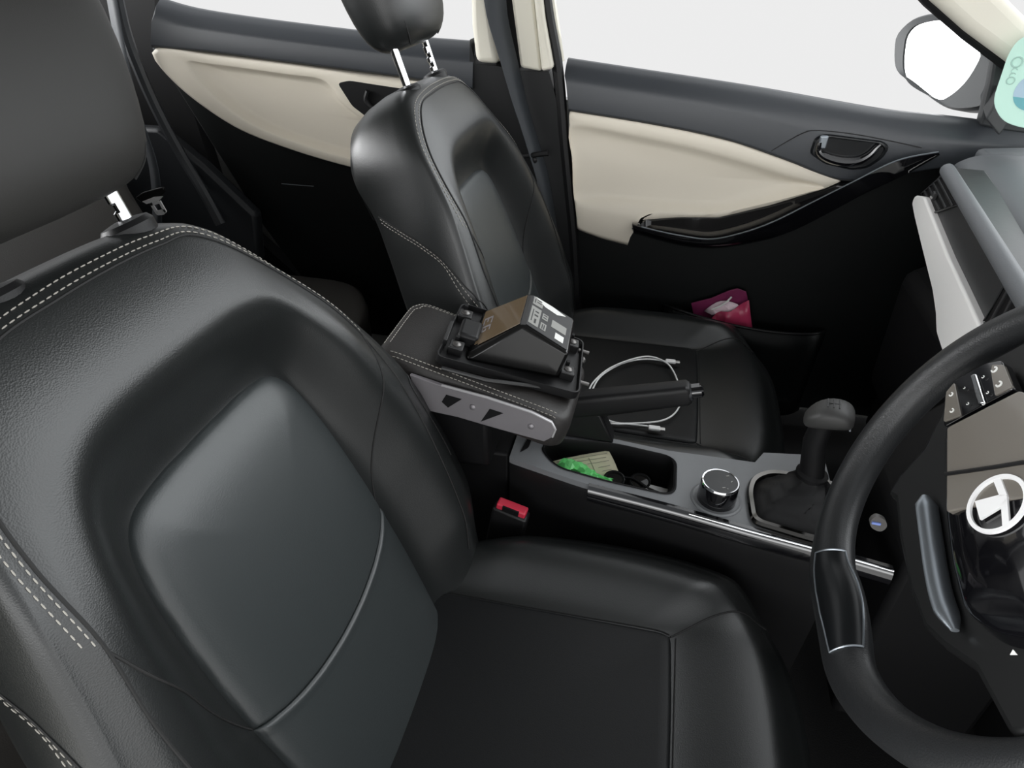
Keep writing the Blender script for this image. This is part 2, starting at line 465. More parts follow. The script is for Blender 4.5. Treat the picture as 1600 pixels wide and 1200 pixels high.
# ------------------------------------------------------------------ centre console
ZC = .452
T = thing('centre_console', 'grey and black centre console with open storage bin between the front seats', 'console', (.25, .37, .2))
near = [(0, 0)] ; NE = ZZ([(798, 716), (830, 727), (920, 757), (1000, 776), (1100, 803), (1170, 823), (1280, 851), (1325, 864)], ZC)
NE = [A3(.062, NE[0][1] + .002, ZC)] + NE
FE = [A3(.062, .45, ZC), A3(.30, .425, ZC), A3(.43, .428, ZC), A3(.445, .455, ZC), A3(NE[-1][0], .47, ZC)]
rim = roundpoly(ZZ([(845, 702), (862, 686), (960, 694), (1056, 716), (1054, 776), (945, 752), (868, 730)], ZC), .022, 7)
rimP = np.array(rim); rc = rimP.mean(0)
# top plate with a hole for the bin: bridge outer contour to the bin rim by angle
outer = curve(NE, 60).tolist() + FE[::-1]
# densify
OP = []
for i in range(len(outer)):
    a, b = np.array(outer[i]), np.array(outer[(i + 1) % len(outer)]); k = max(1, int(np.linalg.norm(b - a) / .01))
    for j in range(k): OP.append(a + (b - a) * j / k)
bm = bmesh.new()
vo = [bm.verts.new(p) for p in OP]; vi = [bm.verts.new(p) for p in rim]
eo = [bm.edges.new((vo[i], vo[(i + 1) % len(vo)])) for i in range(len(vo))]
ei = [bm.edges.new((vi[i], vi[(i + 1) % len(vi)])) for i in range(len(vi))]
bmesh.ops.triangle_fill(bm, use_beauty=True, use_dissolve=False, edges=eo + ei, normal=(0, 0, 1))
bm.verts.index_update()
V = [tuple(v.co) for v in bm.verts]; F = [tuple(v.index for v in f.verts) for f in bm.faces if f.calc_area() > 1e-9]
bm.free()
m = MB(); m.add(V, F)
lipo = [[p, p + A3(0, 0, -.004)] for p in OP]
m.loft([[p + A3(0, 0, -h) for p in OP] for h in (0, .004, .010)], True)
m.build('top_plate', 'console_grey', T, angle=30)
m = MB()
R = [[p + (rc - p) * a + A3(0, 0, h) for p in rimP] for a, h in ((-.02, .0015), (.0, .003), (.025, .0015), (.035, -.006), (.05, -.055), (.09, -.062), (1, -.062))]
m.loft(R, True, False, False); m.build('storage_bin', 'deep_black', T, angle=50)
# sides
m = MB()
side = curve(NE, 40)
m.loft([[p + A3(0, d, h) for p in side] for d, h in ((.004, -.008), (.0, -.02), (.003, -.06), (.012, -.18), (.03, -.40))], False)
fs = np.array(FE)
m.loft([[p + A3(0, -.002, h) for p in fs] for h in (-.008, -.40)], False)
m.build('side_panel', 'console_black', T)
# glossy trim along the driver's edge, with bright accent line
trim_top = ZZ([(920, 757), (960, 767), (1000, 777), (1050, 790), (1100, 804), (1170, 824), (1230, 840), (1290, 856), (1395, 886)], ZC)
trim_top = curve(trim_top, 40)
m = MB()
prof = [(.002, .001), (-.004, .001), (-.009, -.004), (-.011, -.012), (-.011, -.021), (-.006, -.028), (.006, -.032)]
m.loft([[p + A3(0, d, h) for d, h in prof] for p in trim_top], False); 
m.build('trim_strip', 'gloss_black', T, label='piano black trim strip')
m = MB(); m.tube([p + A3(0, -.0065, -.0005) for p in trim_top[14:]], .0014, 8); m.build('accent_line', 'chrome', T, label='chrome accent line')
m = MB(); m.prism([A3(-.32, NE[0][1] + .012, ZC - .012), A3(.06, NE[0][1] + .012, ZC - .004), A3(.06, .45, ZC - .004), A3(-.32, .45, ZC - .012)], (0, 0, -.38)); m.build('rear_section', 'deep_black', T, bevel=.006)
# rear slot by the armrest
m = MB(); m.prism(roundpoly([p + A3(0, 0, .001) for p in ZZ([(812, 708), (826, 684), (832, 684), (826, 700)], ZC)], .004, 4), (0, 0, .001)); m.build('slot', 'deep_black', T)
# front stack up to the dashboard
m = MB(); m.prism([A3(.60, .255, .12), A3(.60, .255, .47), A3(.70, .255, .60), A3(.795, .255, .60), A3(.795, .255, .12)], (0, .24, 0)); m.build('front_stack', 'deep_black', T, bevel=.01)
m = MB(); c = atY(1370, 818, .251); m.prism(roundpoly(YY([(1358, 816), (1368, 806), (1384, 812), (1387, 824), (1376, 832), (1362, 826)], .252), .006, 4), (0, .006, 0)); sock = m.build('power_socket', 'grey_button', T, label='small grey socket button with blue mark')
m = MB(); m.box(atY(1369, 818, .2505), (.010, .002, .003)); m.build('mark', 'blue_light', sock)

# drive-mode knob
kc = atZ(1126, 752, ZC + .034)
T = thing('drive_mode_knob', 'round black knob with chrome ring in the console ahead of the bin', 'knob', (kc[0], kc[1], ZC))
kb = A3(kc[0], kc[1], 0)
def lathe(mb, c, prof, seg=36):
    mb.loft([[c + A3(r * math.cos(x), r * math.sin(x), z) for x in np.linspace(0, 2 * math.pi, seg, endpoint=False)] for r, z in prof], True, True, True); return mb
m = MB(); lathe(m, kb, [(.036, ZC - .001), (.036, ZC + .0012), (.033, ZC + .0022), (.030, ZC + .001)]); m.build('knob_collar', 'console_grey', T)
m = MB(); lathe(m, kb, [(.0272, ZC), (.0272, ZC + .012), (.0262, ZC + .028), (.0255, ZC + .031)]); m.build('knob_body', 'gloss_black', T)
m = MB(); lathe(m, kb, [(.0255, ZC + .030), (.0262, ZC + .032), (.0252, ZC + .0348), (.0236, ZC + .0345), (.0236, ZC + .031)]); m.build('chrome_ring', 'chrome', T)
m = MB(); lathe(m, kb, [(.0236, ZC + .031), (.0236, ZC + .0338), (.006, ZC + .0342), (.003, ZC + .0335)]); kt = m.build('knob_top', 'dash_dark', T)
m = MB()
for dx, dy, L_, r_ in ((.010, .013, .004, .3), (.015, .002, .0035, 1.), (.004, -.013, .004, .2), (.009, -.014, .002, .2)):
    m.box(kb + A3(dx, dy, ZC + .0345), (L_, .0012, .0006), [[math.cos(r_), math.sin(r_), 0], [-math.sin(r_), math.cos(r_), 0], [0, 0, 1]])
m.build('markings', 'print_light', kt)

# gear lever
gp = ZZ([(1168, 768), (1175, 747), (1200, 737), (1250, 742), (1330, 765), (1335, 862), (1262, 842), (1175, 816)], ZC + .004)
gb = atY(1268, 742, .372)
T = thing('gear_lever', 'manual gear lever with grey knob and black gaiter beside the steering wheel', 'gear lever', (gb[0], gb[1], ZC))
gr = roundpoly(gp, .014, 5)
m = MB(); gc = np.mean(gr, 0)
m.loft([[p + (gc - p) * a + A3(0, 0, h) for p in np.array(gr)] for a, h in ((.0, -.006), (-.04, .001), (.0, .005), (.10, .004), (.13, -.002))], True)
m.build('gaiter_surround', 'dark_chrome', T, label='dark chrome gaiter surround')
m = MB()
R = []
for k, u in enumerate(np.linspace(0, 1, 15)):
    cen = gc + (gb + A3(0, 0, -.004) - gc) * sstep(u * 1.05) ; cen[2] = ZC + .002 + (gb[2] - ZC) * u ** .8
    sc = .87 * (1 - u) ** 1.5 + .0
    ring_ = []
    for i, p in enumerate(np.array(gr)):
        v = p - gc; v[2] = 0; vn = v / np.linalg.norm(v)
        w = 1 + .05 * math.sin(i * 1.3 + k * 1.7) * math.sin(u * math.pi) * 2
        ring_.append(cen + v * sc * w + vn * .021 * u)
    R.append(ring_)
m.loft(R, True, False, True); m.build('gaiter', 'black_plastic', T, label='black folded gaiter')
g2 = atY(1273, 690, .372)
m = MB(); m.tube([gb + A3(0, 0, -.01), gb + A3(0, 0, .004), gb + A3(.001, 0, .008)], [.021, .022, .017], 20); m.tube([gb, g2, atY(1288, 655, .372)], [.017, .0155, .014], 16); m.build('shaft', 'deep_black', T)
ka = atY(1262, 648, .372); kbp = atY(1322, 645, .372); km = (ka + kbp) / 2
m = MB()
ax = A3(1, -.18, .10); ax /= np.linalg.norm(ax); sd_ = np.cross(A3(0, 0, 1), ax); sd_ /= np.linalg.norm(sd_); upv = np.cross(ax, sd_)
R = []
for u, hw, ht, z in ((-.027, .006, .004, -.012), (-.024, .014, .009, -.011), (-.015, .020, .014, -.005), (-.002, .023, .0175, .0), (.014, .024, .0165, .002), (.026, .0225, .014, .001), (.032, .018, .010, -.001), (.034, .010, .006, -.002)):
    R.append([km + ax * u + upv * (z + ht * math.copysign(abs(math.sin(x)) ** .7, math.sin(x))) + sd_ * hw * math.copysign(abs(math.cos(x)) ** .7, math.cos(x)) for x in np.linspace(0, 2 * math.pi, 28, endpoint=False)])
m.loft(R, True, True, True); kn = m.build('gear_knob', 'knob_grey', T, sub=1, label='smooth grey gear knob')
m = MB(); top0 = km + upv * .0178 + ax * .006
for k in (-1, 0, 1): m.box(top0 + ax * .007 * k, (.0012, .020, .0008), [ax, sd_, upv])
m.box(top0, (.016, .0012, .0008), [ax, sd_, upv]); m.build('shift_pattern', 'console_black', kn)
m = MB(); m.tube([km + ax * .030 + sd_ * .014 * c_ - upv * .012 for c_ in np.linspace(-1, 1, 7)], .0012, 6); m.build('rim_line', 'satin', kn)

# handbrake
T = thing('handbrake', 'black handbrake lever pulled up beside the armrest, push button at its tip', 'handbrake', (.17, .44, .45))
a = atY(905, 632, .435); b = atY(1078, 613, .435); dr = (b - a) / np.linalg.norm(b - a)
w = A3(0, 1, 0); uu = np.cross(dr, w) * -1; uu = uu if uu[2] > 0 else -uu
m = MB()
R = []
for u, hw, hh in ((-.10, .014, .016), (0, .016, .021), (.05, .0165, .020), (.10, .016, .0185), (.145, .0155, .0175), (.165, .015, .0175), (.170, .012, .014)):
    R.append([a + dr * u + w * hw * math.copysign(abs(math.cos(x)) ** .5, math.cos(x)) + uu * hh * math.copysign(abs(math.sin(x)) ** .5, math.sin(x)) for x in np.linspace(0, 2 * math.pi, 24, endpoint=False)])
m.loft(R, True, True, True); m.build('grip', 'black_plastic', T, label='black grip')
m = MB(); e = a + dr * .168
m.tube([e, e + dr * .004], [.0132, .0132], 20); m.build('end_ring', 'dark_trim', T)
m = MB(); m.tube([e, e + dr * .018, e + dr * .021], [.0095, .0095, .006], 16); m.box(e + dr * .010 + uu * .009, (.012, .010, .004), [dr, w, uu]); m.build('button', 'gloss_black', T)
m = MB(); m.prism([A3(.10, .42, .453), A3(.215, .42, .453), A3(.19, .42, .505), A3(.10, .42, .53)], (0, .03, 0)); m.build('base', 'black_plastic', T, bevel=.004)

# seat-belt buckle
bc = atY(800, 795, .300)
T = thing('seat_belt_buckle', "seat belt buckle with red release button between driver's seat and console", 'seat belt buckle', (bc[0], .30, .30))
ax_, nn_ = A3(1, -.12, -.16), A3(.15, 0, 1); ax_ /= np.linalg.norm(ax_); nn_ = nn_ - (nn_ @ ax_) * ax_; nn_ /= np.linalg.norm(nn_); ww_ = np.cross(nn_, ax_)
m = MB(); m.box(bc - nn_ * .045, (.056, .022, .085), [ax_, ww_, nn_]); m.build('housing', 'console_black', T, bevel=.004)
m = MB(); m.box(bc + nn_ * .002, (.047, .017, .012), [ax_, ww_, nn_]); m.build('release_button', 'red_plastic', T, bevel=.003, seg=3, label='red release button')
m = MB(); m.box(bc + nn_ * .003 - ww_ * .0085, (.026, .003, .009), [ax_, ww_, nn_]); m.build('tongue_slot', 'deep_black', T)
m = MB(); m.box(bc - nn_ * .115, (.020, .006, .06), [ax_, ww_, nn_]); m.build('stalk', 'black_plastic', T, bevel=.002)

# contents of the bin
zb = ZC - .055
m = MB()
P0 = ZZ([(860, 722), (952, 704), (969, 742), (935, 760), (880, 742)], zb + .018)
pq = [atZ(858, 722, zb + .022), atZ(905, 710, zb + .035), atZ(951, 704, zb + .042), atZ(969, 744, zb + .012), atZ(925, 755, zb + .008), atZ(872, 741, zb + .008)]
g = []
for i in range(7):
    u = i / 6; top_ = (1 - u) * ((1 - u) * pq[0] + 2 * u * pq[1]) + u * u * pq[2]; bot = (1 - u) * ((1 - u) * pq[5] + 2 * u * pq[4]) + u * u * pq[3]
    g.append([top_ + (bot - top_) * v + A3(0, 0, .003 * math.sin(v * 3.1)) for v in np.linspace(0, 1, 6)])
m.loft(g, False); pap = m.build('receipt', 'paper', None)
sol = pap.modifiers.new('s', 'SOLIDIFY'); sol.thickness = .0006
tag(pap, 'pale yellow receipt lying in the console bin behind the green wrapper', 'receipt')
m = MB()
for u0, v0, u1, v1 in ((.1, .15, .95, .12), (.25, .3, .9, .28), (.55, .45, .92, .42), (.62, .2, .62, .8), (.7, .62, .9, .6), (.74, .76, .9, .74)):
    def gp_(u, v):
        top_ = (1 - u) * ((1 - u) * pq[0] + 2 * u * pq[1]) + u * u * pq[2]; bot = (1 - u) * ((1 - u) * pq[5] + 2 * u * pq[4]) + u * u * pq[3]
        return top_ + (bot - top_) * v + A3(0, 0, .003 * math.sin(v * 3.1) + .0007)
    m.tube([gp_(u0 + (u1 - u0) * k / 6, v0 + (v1 - v0) * k / 6) for k in range(7)], .00045, 4)
m.build('print_lines', 'print_grey', pap)
m = MB(); random.seed(3); R = []
cpath = curve([atZ(876, 726, zb + .028), atZ(890, 730, zb + .030), atZ(905, 736, zb + .026), atZ(922, 742, zb + .024), atZ(940, 748, zb + .014), atZ(958, 752, zb + .010)], 22)
for i, c in enumerate(cpath):
    rr = .016 * (.55 + .45 * math.sin(min(1, i / 14) * math.pi * .9 + .4)) * (1 - .45 * i / 21)
    R.append([c + A3(math.cos(x) * rr * .5 * (1 + .3 * math.sin(3 * x + i)), math.cos(x) * rr * .9 * (1 + .35 * math.sin(4 * x + i * .8)), math.sin(x) * rr * .8 * (1 + .4 * math.sin(5 * x + i * 1.3))) for x in np.linspace(0, 2 * math.pi, 14, endpoint=False)])
m.loft(R, True, True, True)
tag(m.build('foil_wrapper', 'green_foil', None, angle=18), 'crumpled bright green wrapper in the console bin', 'wrapper')
# dark spectacles
sp = atZ(985, 758, zb + .012)
T = thing('sunglasses', 'folded black sunglasses lying in the console bin beside the receipt', 'sunglasses', (sp[0], sp[1], zb))
for q, nm in ((atZ(960, 748, zb + .014), 'a'), (atZ(1000, 752, zb + .014), 'b')):
    m = MB(); m.tube([q + A3(.015 * math.cos(x), .010 * math.sin(x), .006 * math.sin(x)) for x in np.linspace(0, 2 * math.pi, 20, endpoint=False)], .0022, 6, True); m.build('lens_rim', 'black_plastic', T)
    m = MB(); m.loft([[q + A3(k * .014 * math.cos(x), k * .009 * math.sin(x), .005 * k * math.sin(x) + .001 * (1 - k)) for x in np.linspace(0, 2 * math.pi, 20, endpoint=False)] for k in (1, .5, .05)], True, False, True); m.build('lens', 'gloss_black', T)
m = MB(); m.tube(curve([atZ(972, 746, zb + .016), atZ(990, 748, zb + .018), atZ(1012, 762, zb + .015), atZ(1030, 770, zb + .012)], 16), .0018, 6); m.build('temple', 'black_plastic', T)
m = MB(); q = atZ(1026, 767, zb + .008); m.box(q, (.034, .016, .006), [[.98, -.15, 0], [.15, .98, 0], [0, 0, 1]])
tag(m.build('card_box', 'white_plastic', None, bevel=.001), 'small pale card standing at the front end of the console bin', 'card')

# ------------------------------------------------------------------ armrest
AN = A3(.28, 0, 1); AN /= np.linalg.norm(AN); AX = A3(1, 0, -.28); AX /= np.linalg.norm(AX); AO = A3(.137, .29, .592)
T = thing('armrest', 'padded black armrest lid with pale stitching and steel side bracket', 'armrest', (0, .40, .47))
ap = lambda x, y, h: AO + AX * (x - .137) + A3(0, y - .29, 0) + AN * h
fo = roundpoly([ap(.162, .280, 0), ap(.166, .440, 0), ap(-.118, .440, 0), ap(-.118, .280, 0)], .028, 8)
m = MB(); F0 = np.array(fo); fc = F0.mean(0)
m.loft([[p + (fc - p) * a + AN * h for p in F0] for a, h in ((.03, -.050), (.006, -.046), (0, -.034), (.0, -.022), (.010, -.012), (.028, -.005), (.06, -.001), (.10, .0008), (.3, .004), (.7, .006), (.95, .006))], True, True, True)
pad = m.build('pad', 'leather_armrest', T, angle=60)
bva = BVHTree.FromPolygons([Vector(v) for v in m.V], m.F)
def ona(p):
    h = bva.ray_cast(Vector(p + AN * .1), Vector(-AN)); return (np.array(h[0]), np.array(h[1]) * (1 if h[1] @ Vector(AN) > 0 else -1)) if h[0] else (p, AN)
m = MB()
for d in (.0055, .0125):
    for P in (curve(np.array([ap(.140, .280 + d, 0), ap(.06, .280 + d, 0), ap(-.06, .280 + d, 0), ap(-.10, .280 + d, 0)]), 40),
              curve(np.array([ap(.06, .440 - d, 0), ap(-.04, .440 - d, 0), ap(-.092, .4385 - d, 0), ap(-.112 + d, .426 - d, 0), ap(-.118 + d, .40, 0), ap(-.118 + d, .31, 0)]), 60)):
        H_ = [ona(q) for q in P]; stitches(m, [h[0] for h in H_], [h[1] for h in H_], step=.0058, ln=.0040)
m.build('stitching', 'thread', pad)
brk = YY([(640, 586), (690, 603), (760, 622), (830, 645), (862, 661), (868, 672), (862, 684), (850, 690), (780, 671), (715, 652), (660, 640)], .272)
m = MB(); m.prism(brk, (0, .006, 0)); br = m.build('bracket', 'steel', T, bevel=.0008, label='grey steel bracket with triangular cut-outs')
m = MB(); m.tube(YY([(690, 602), (760, 621), (830, 644), (862, 660), (868, 671), (863, 683)], .2715), .0016, 6); m.build('rolled_edge', 'steel_edge', br)
for tri in ([(690, 628), (697, 617), (721, 624), (700, 637)], [(751, 659), (765, 639), (786, 646)]):
    m = MB(); m.prism(YY(tri, .2713), (0, .001, 0)); m.build('cutout', 'deep_black', br)
for q in ((739, 636), (830, 666)):
    m = MB(); c = atY(*q, .272); m.loft([[c + A3(r_ * math.cos(x), -h, r_ * math.sin(x)) for x in np.linspace(0, 2 * math.pi, 16, endpoint=False)] for r_, h in ((.0046, 0), (.0042, .0016), (.0022, .0028), (.0005, .003))], True, True, True); m.build('rivet', 'steel', br)
m = MB(); m.box(A3(-.03, .365, .513), (.14, .10, .12)); m.build('pedestal', 'deep_black', T, bevel=.01)

# ------------------------------------------------------------------ interior lamp / module lying on the armrest
bp_ = lambda px, py, h: pl(px, py, AO + AN * h, AN)
H0 = .0075
T = thing('electronics_module', 'removed black electronics module with clear labelled housing lying upside down on the armrest', 'electronic module', ap(.06, .40, H0))
fr = roundpoly([bp_(680, 557, H0 + .012), bp_(722, 474, H0 + .012), bp_(912, 533, H0 + .012), bp_(905, 617, H0 + .012)], .012, 6)
FR = np.array(fr); fcn = FR.mean(0)
m = MB()
m.loft([[p + (fcn - p) * a + AN * h for p in FR] for a, h in ((.02, -.012), (0, -.010), (0, .002), (.02, .002), (.035, -.006), (1, -.006))], True, True, False)
tray = m.build('tray', 'black_plastic', T, angle=50)
b1 = (FR[0] - FR[0]);
ex = bp_(912, 533, H0) - bp_(722, 474, H0); ex /= np.linalg.norm(ex); ey = np.cross(AN, ex)
A_ = bp_(830, 457, H0 + .066); B_ = bp_(899, 499, H0 + .064); C_ = bp_(889, 554, H0 + .062); D_ = bp_(816, 507, H0 + .064)
E_ = bp_(734, 549, H0 + .014); F_ = bp_(756, 486, H0 + .018); G_ = bp_(872, 590, H0 + .008); H_ = bp_(880, 540, H0 + .008) + ey * .05; I_ = bp_(735, 580, H0 + .004)
I_ = bp_(722, 563, H0 + .005)
hv = [A_, B_, C_, D_, E_, F_, G_, I_, B_ - AN * .056 + ex * .006, F_ - AN * .012]
m = MB(); m.add(hv, [(0, 1, 2, 3), (0, 3, 4, 5), (3, 2, 6, 7), (3, 7, 4), (1, 8, 6, 2), (0, 5, 9, 8, 1), (4, 7, 9, 5), (7, 6, 8, 9)])
hs = m.build('housing', 'module_black', T, bevel=.011, seg=4, angle=60, label='glossy black wedge housing')
def quad(a, b, c, d, u0, v0, u1, v1, lift, nrm):
    f = lambda u, v: (a * (1 - u) + b * u) * (1 - v) + (d * (1 - u) + c * u) * v + nrm * lift
    return [f(u0, v0), f(u1, v0), f(u1, v1), f(u0, v1)]
nt_ = np.cross(B_ - A_, D_ - A_); nt_ /= np.linalg.norm(nt_); nt_ = nt_ if nt_[2] > 0 else -nt_
nb_ = np.cross(D_ - A_, F_ - A_); nb_ /= np.linalg.norm(nb_); nb_ = nb_ if nb_[2] > 0 else -nb_
m = MB(); m.prism(quad(A_, D_, E_, F_, .07, .06, .90, .93, .0004, nb_), nb_ * .0008); cov = m.build('smoked_cover', 'smoke_brown', T, label='brownish smoked plastic face')
m = MB()
for u0, v0, u1, v1 in ((.30, .70, .34, .88), (.30, .70, .48, .725), (.30, .785, .42, .81), (.30, .86, .48, .88), (.52, .70, .56, .86), (.52, .70, .66, .72), (.52, .85, .66, .87), (.63, .78, .66, .87), (.60, .78, .66, .80)):
    m.prism(quad(A_, D_, E_, F_, u0, v0, u1, v1, .0014, nb_), nb_ * .0003)
m.build('embossing', 'steel', cov)
m = MB(); m.prism(quad(A_, D_, E_, F_, .91, .05, .95, .85, .0008, nb_), nb_ * .001); m.build('edge_highlight', 'smoke_brown', cov)
m = MB(); m.prism(quad(A_, B_, C_, D_, .07, .06, .94, .94, .0004, nt_), nt_ * .0008); lab = m.build('label_plate', 'dash_dark', T, label='clear label face with printed marks')
m = MB()
for u0, v0, u1, v1 in ((.09, .08, .30, .30), (.09, .36, .30, .86), (.34, .40, .46, .56), (.34, .66, .46, .84), (.55, .42, .86, .62)):
    m.prism(quad(A_, B_, C_, D_, u0, v0, u1, v1, .0014, nt_), nt_ * .0002)
m.build('printing', 'print_light', lab)
m = MB()
for u0, v0, u1, v1 in ((.12, .13, .14, .25), (.17, .12, .27, .14), (.17, .19, .27, .21), (.13, .44, .15, .78), (.18, .46, .26, .49), (.18, .56, .26, .60), (.2, .68, .24, .80), (.36, .43, .44, .45), (.36, .50, .44, .52), (.37, .70, .39, .82), (.41, .70, .43, .82)):
    m.prism(quad(A_, B_, C_, D_, u0, v0, u1, v1, .0017, nt_), nt_ * .0002)
m.build('fine_print', 'dash_dark', lab)
m = MB()
m.prism(quad(A_, B_, C_, D_, .66, .70, .84, .86, .0015, nt_), nt_ * .0002); m.build('sticker', 'print_white', lab); m = MB()
f = lambda u, v: (A_ * (1 - u) + B_ * u) * (1 - v) + (D_ * (1 - u) + C_ * u) * v + nt_ * .0015
m.prism([f(.12, .07), f(.5, .07), f(.80, .12), (f(.62, .22)), f(.35, .20)], nt_ * .0002); m.build('sticker', 'print_white', lab)
for q in ((744, 516, 0), (714, 538, 0), (728, 489, 0), (895, 534, .006), (888, 577, .006)):
    if q[:2] == (744, 516): continue
    c = bp_(q[0], q[1], H0 + .018)
    m = MB(); m.box(c - AN * .008, (.020, .020, .016), [ex, ey, AN]); sc_ = m.build('screw_boss', 'console_black', T, bevel=.0015)
    m = MB(); m.loft([[c + (math.cos(x) * ex + math.sin(x) * ey) * r_ + AN * h for x in np.linspace(0, 2 * math.pi, 18, endpoint=False)] for r_, h in ((.0062, -.001), (.0060, .0014), (.0038, .0030), (.001, .0034))], True, True, True); m.build('screw', 'screw_steel', sc_)
    m = MB(); m.box(c + ey * .011 - ex * .002 + AN * .002, (.005, .006, .008), [ex, ey, AN]); m.build('clip', 'deep_black', sc_)
m = MB(); c = bp_(735, 516, H0 + .02); m.box(c - AN * .006, (.030, .045, .022), [ex, ey, AN]); m.build('connector_socket', 'black_plastic', T, bevel=.005)
m = MB(); m.box(bp_(700, 520, H0 + .014), (.006, .05, .010), [ex, ey, AN]); m.build('rear_rail', 'console_black', T, bevel=.001)
for q in ((908, 548), (907, 597)):
    c = bp_(q[0], q[1], H0 + .008); m = MB(); m.tube([c - ex * .004, c + ex * .012], .0028, 10); m.build('pin', 'screw_steel', T, label='short metal pin')
m = MB(); c = bp_(908, 562, H0 + .006); m.sphere(c + ex * .003, .005, (.8, 1.1, 1)); m.build('end_stud', 'screw_steel', T)
m = MB(); m.tube([bp_(690, 575, H0 + .004), bp_(760, 594, H0 + .006), bp_(855, 606, H0 + .006)], .003, 8); m.build('side_rail', 'console_black', T)

# ------------------------------------------------------------------ white charging cable on the passenger seat
def cz(px, py, z): return atZ(px, py, z)
T = thing('charging_cable', 'thin white charging cable with two white plugs looped on the passenger seat', 'cable', atZ(990, 590, .36))
ZS = .3615
m = MB()
c1 = curve([cz(1043, 565, ZS + .002), cz(1010, 561, ZS), cz(975, 567, ZS), cz(945, 583, ZS), cz(930, 600, ZS), cz(922, 625, ZS), cz(930, 645, ZS), cz(952, 661, ZS), cz(985, 663, ZS), cz(1028, 668, ZS + .002)], 60)
c2 = curve([cz(918, 622, ZS), cz(925, 600, ZS + .002), cz(950, 577, ZS + .003), cz(985, 562, ZS + .004), cz(1015, 557, ZS + .004), cz(1040, 566, ZS + .005), cz(1052, 580, ZS + .002), cz(1060, 600, ZS), cz(1064, 625, ZS), cz(1055, 645, ZS), cz(1035, 657, ZS), cz(1000, 661, ZS), cz(960, 660, ZS), cz(930, 645, ZS)], 90)
m.tube(c1, .0017, 8); m.tube(c2, .0017, 8); m.build('cord', 'white_plastic', T)
for a_, b_ in (((1040, 564), (1062, 566)), ((1013, 668), (1039, 671))):
    p, q = cz(*a_, ZS + .003), cz(*b_, ZS + .003); d = q - p; L_ = np.linalg.norm(d); d /= L_
    s_ = np.cross(A3(0, 0, 1), d)
    m = MB(); m.box(p + d * L_ * .36, (L_ * .72, .012, .006), [d, s_, A3(0, 0, 1)]); g_ = m.build('plug', 'white_plastic', T, bevel=.0022, seg=3)
    m = MB(); m.box(p + d * L_ * .86, (L_ * .3, .008, .0028), [d, s_, A3(0, 0, 1)]); m.build('plug_tip', 'metal_light', g_, bevel=.001)
# ------------------------------------------------------------------ steering wheel
W0 = A3(.4988, 0, .7806); wa = .4509
WU = A3(math.sin(wa), 0, math.cos(wa)); WL = A3(0, 1, 0); WN = A3(-math.cos(wa), 0, math.sin(wa))
wp = lambda px, py, o=.02: pl(px, py, W0 + WN * o, WN)
wl = lambda l, u, o=0.: W0 + WL * l + WU * u + WN * o
T = thing('steering_wheel', 'black flat-bottomed steering wheel with white round emblem on its glossy hub', 'steering wheel', W0)
path = []; rad = []
for th in np.linspace(0, 2 * math.pi, 181)[:-1]:
    l = .172 * math.cos(th); u = .172 * math.sin(th)
    f_ = sstep((-u - .125) / .03)
    bw = math.exp(-((l - .012) / .075) ** 2) if u < 0 else 0; r0_ = .0162 + .0090 * bw; k_ = (.1872 - r0_) / .172; l *= k_; u *= k_; u = max(u, -.181 + r0_)
    path.append((l, u)); rad.append(r0_)
path = np.array(path)
for _ in range(4): path = (np.roll(path, 1, 0) + path * 2 + np.roll(path, -1, 0)) / 4
m = MB(); R = []
n_ = len(path)
for i in range(n_):
    t = path[(i + 1) % n_] - path[i - 1]; t /= np.linalg.norm(t); o_ = A3(t[1], -t[0])
    R.append([wl(path[i][0] + o_[0] * rad[i] * math.cos(x), path[i][1] + o_[1] * rad[i] * math.cos(x), .0165 * math.sin(x)) for x in np.linspace(0, 2 * math.pi, 18, endpoint=False)])
R.append(R[0]); m.loft(R); m.build('rim', 'wheel_leather', T, angle=80)
seln = [i for i in range(n_) if path[i][1] < 0 and -.044 < path[i][0] < .064]
seln.sort(key=lambda i: path[i][0]); RI = []
for k, i in enumerate(seln):
    t = path[(i + 1) % n_] - path[i - 1]; t /= np.linalg.norm(t); o_ = A3(t[1], -t[0]); e_ = min(k, len(seln) - 1 - k)
    w_ = .45 + .55 * min(1, e_ / 7)
    RI.append([wl(path[i][0] + o_[0] * rad[i] * g_ * math.cos(x), path[i][1] + o_[1] * rad[i] * g_ * math.cos(x), .0165 * g_ * math.sin(x)) for g_, x in [(.97, 1.25 + .4 * (1 - w_))] + [(1.03, x) for x in np.linspace(1.28 + .4 * (1 - w_), math.pi - .12 - .3 * (1 - w_), 12)] + [(.97, math.pi - .1 - .3 * (1 - w_))]])
m = MB(); m.loft(RI, False, True, True); fi = m.build('rim_insert', 'insert_black', T, angle=60, label='piano black insert in the flat bottom of the rim')
m = MB(); m.tube([r_[1] for r_ in RI] + RI[-1][1:-1] + [r_[-2] for r_ in RI[::-1]] + RI[0][-2:0:-1], .0009, 6, True); m.build('insert_edge', 'satin', fi)
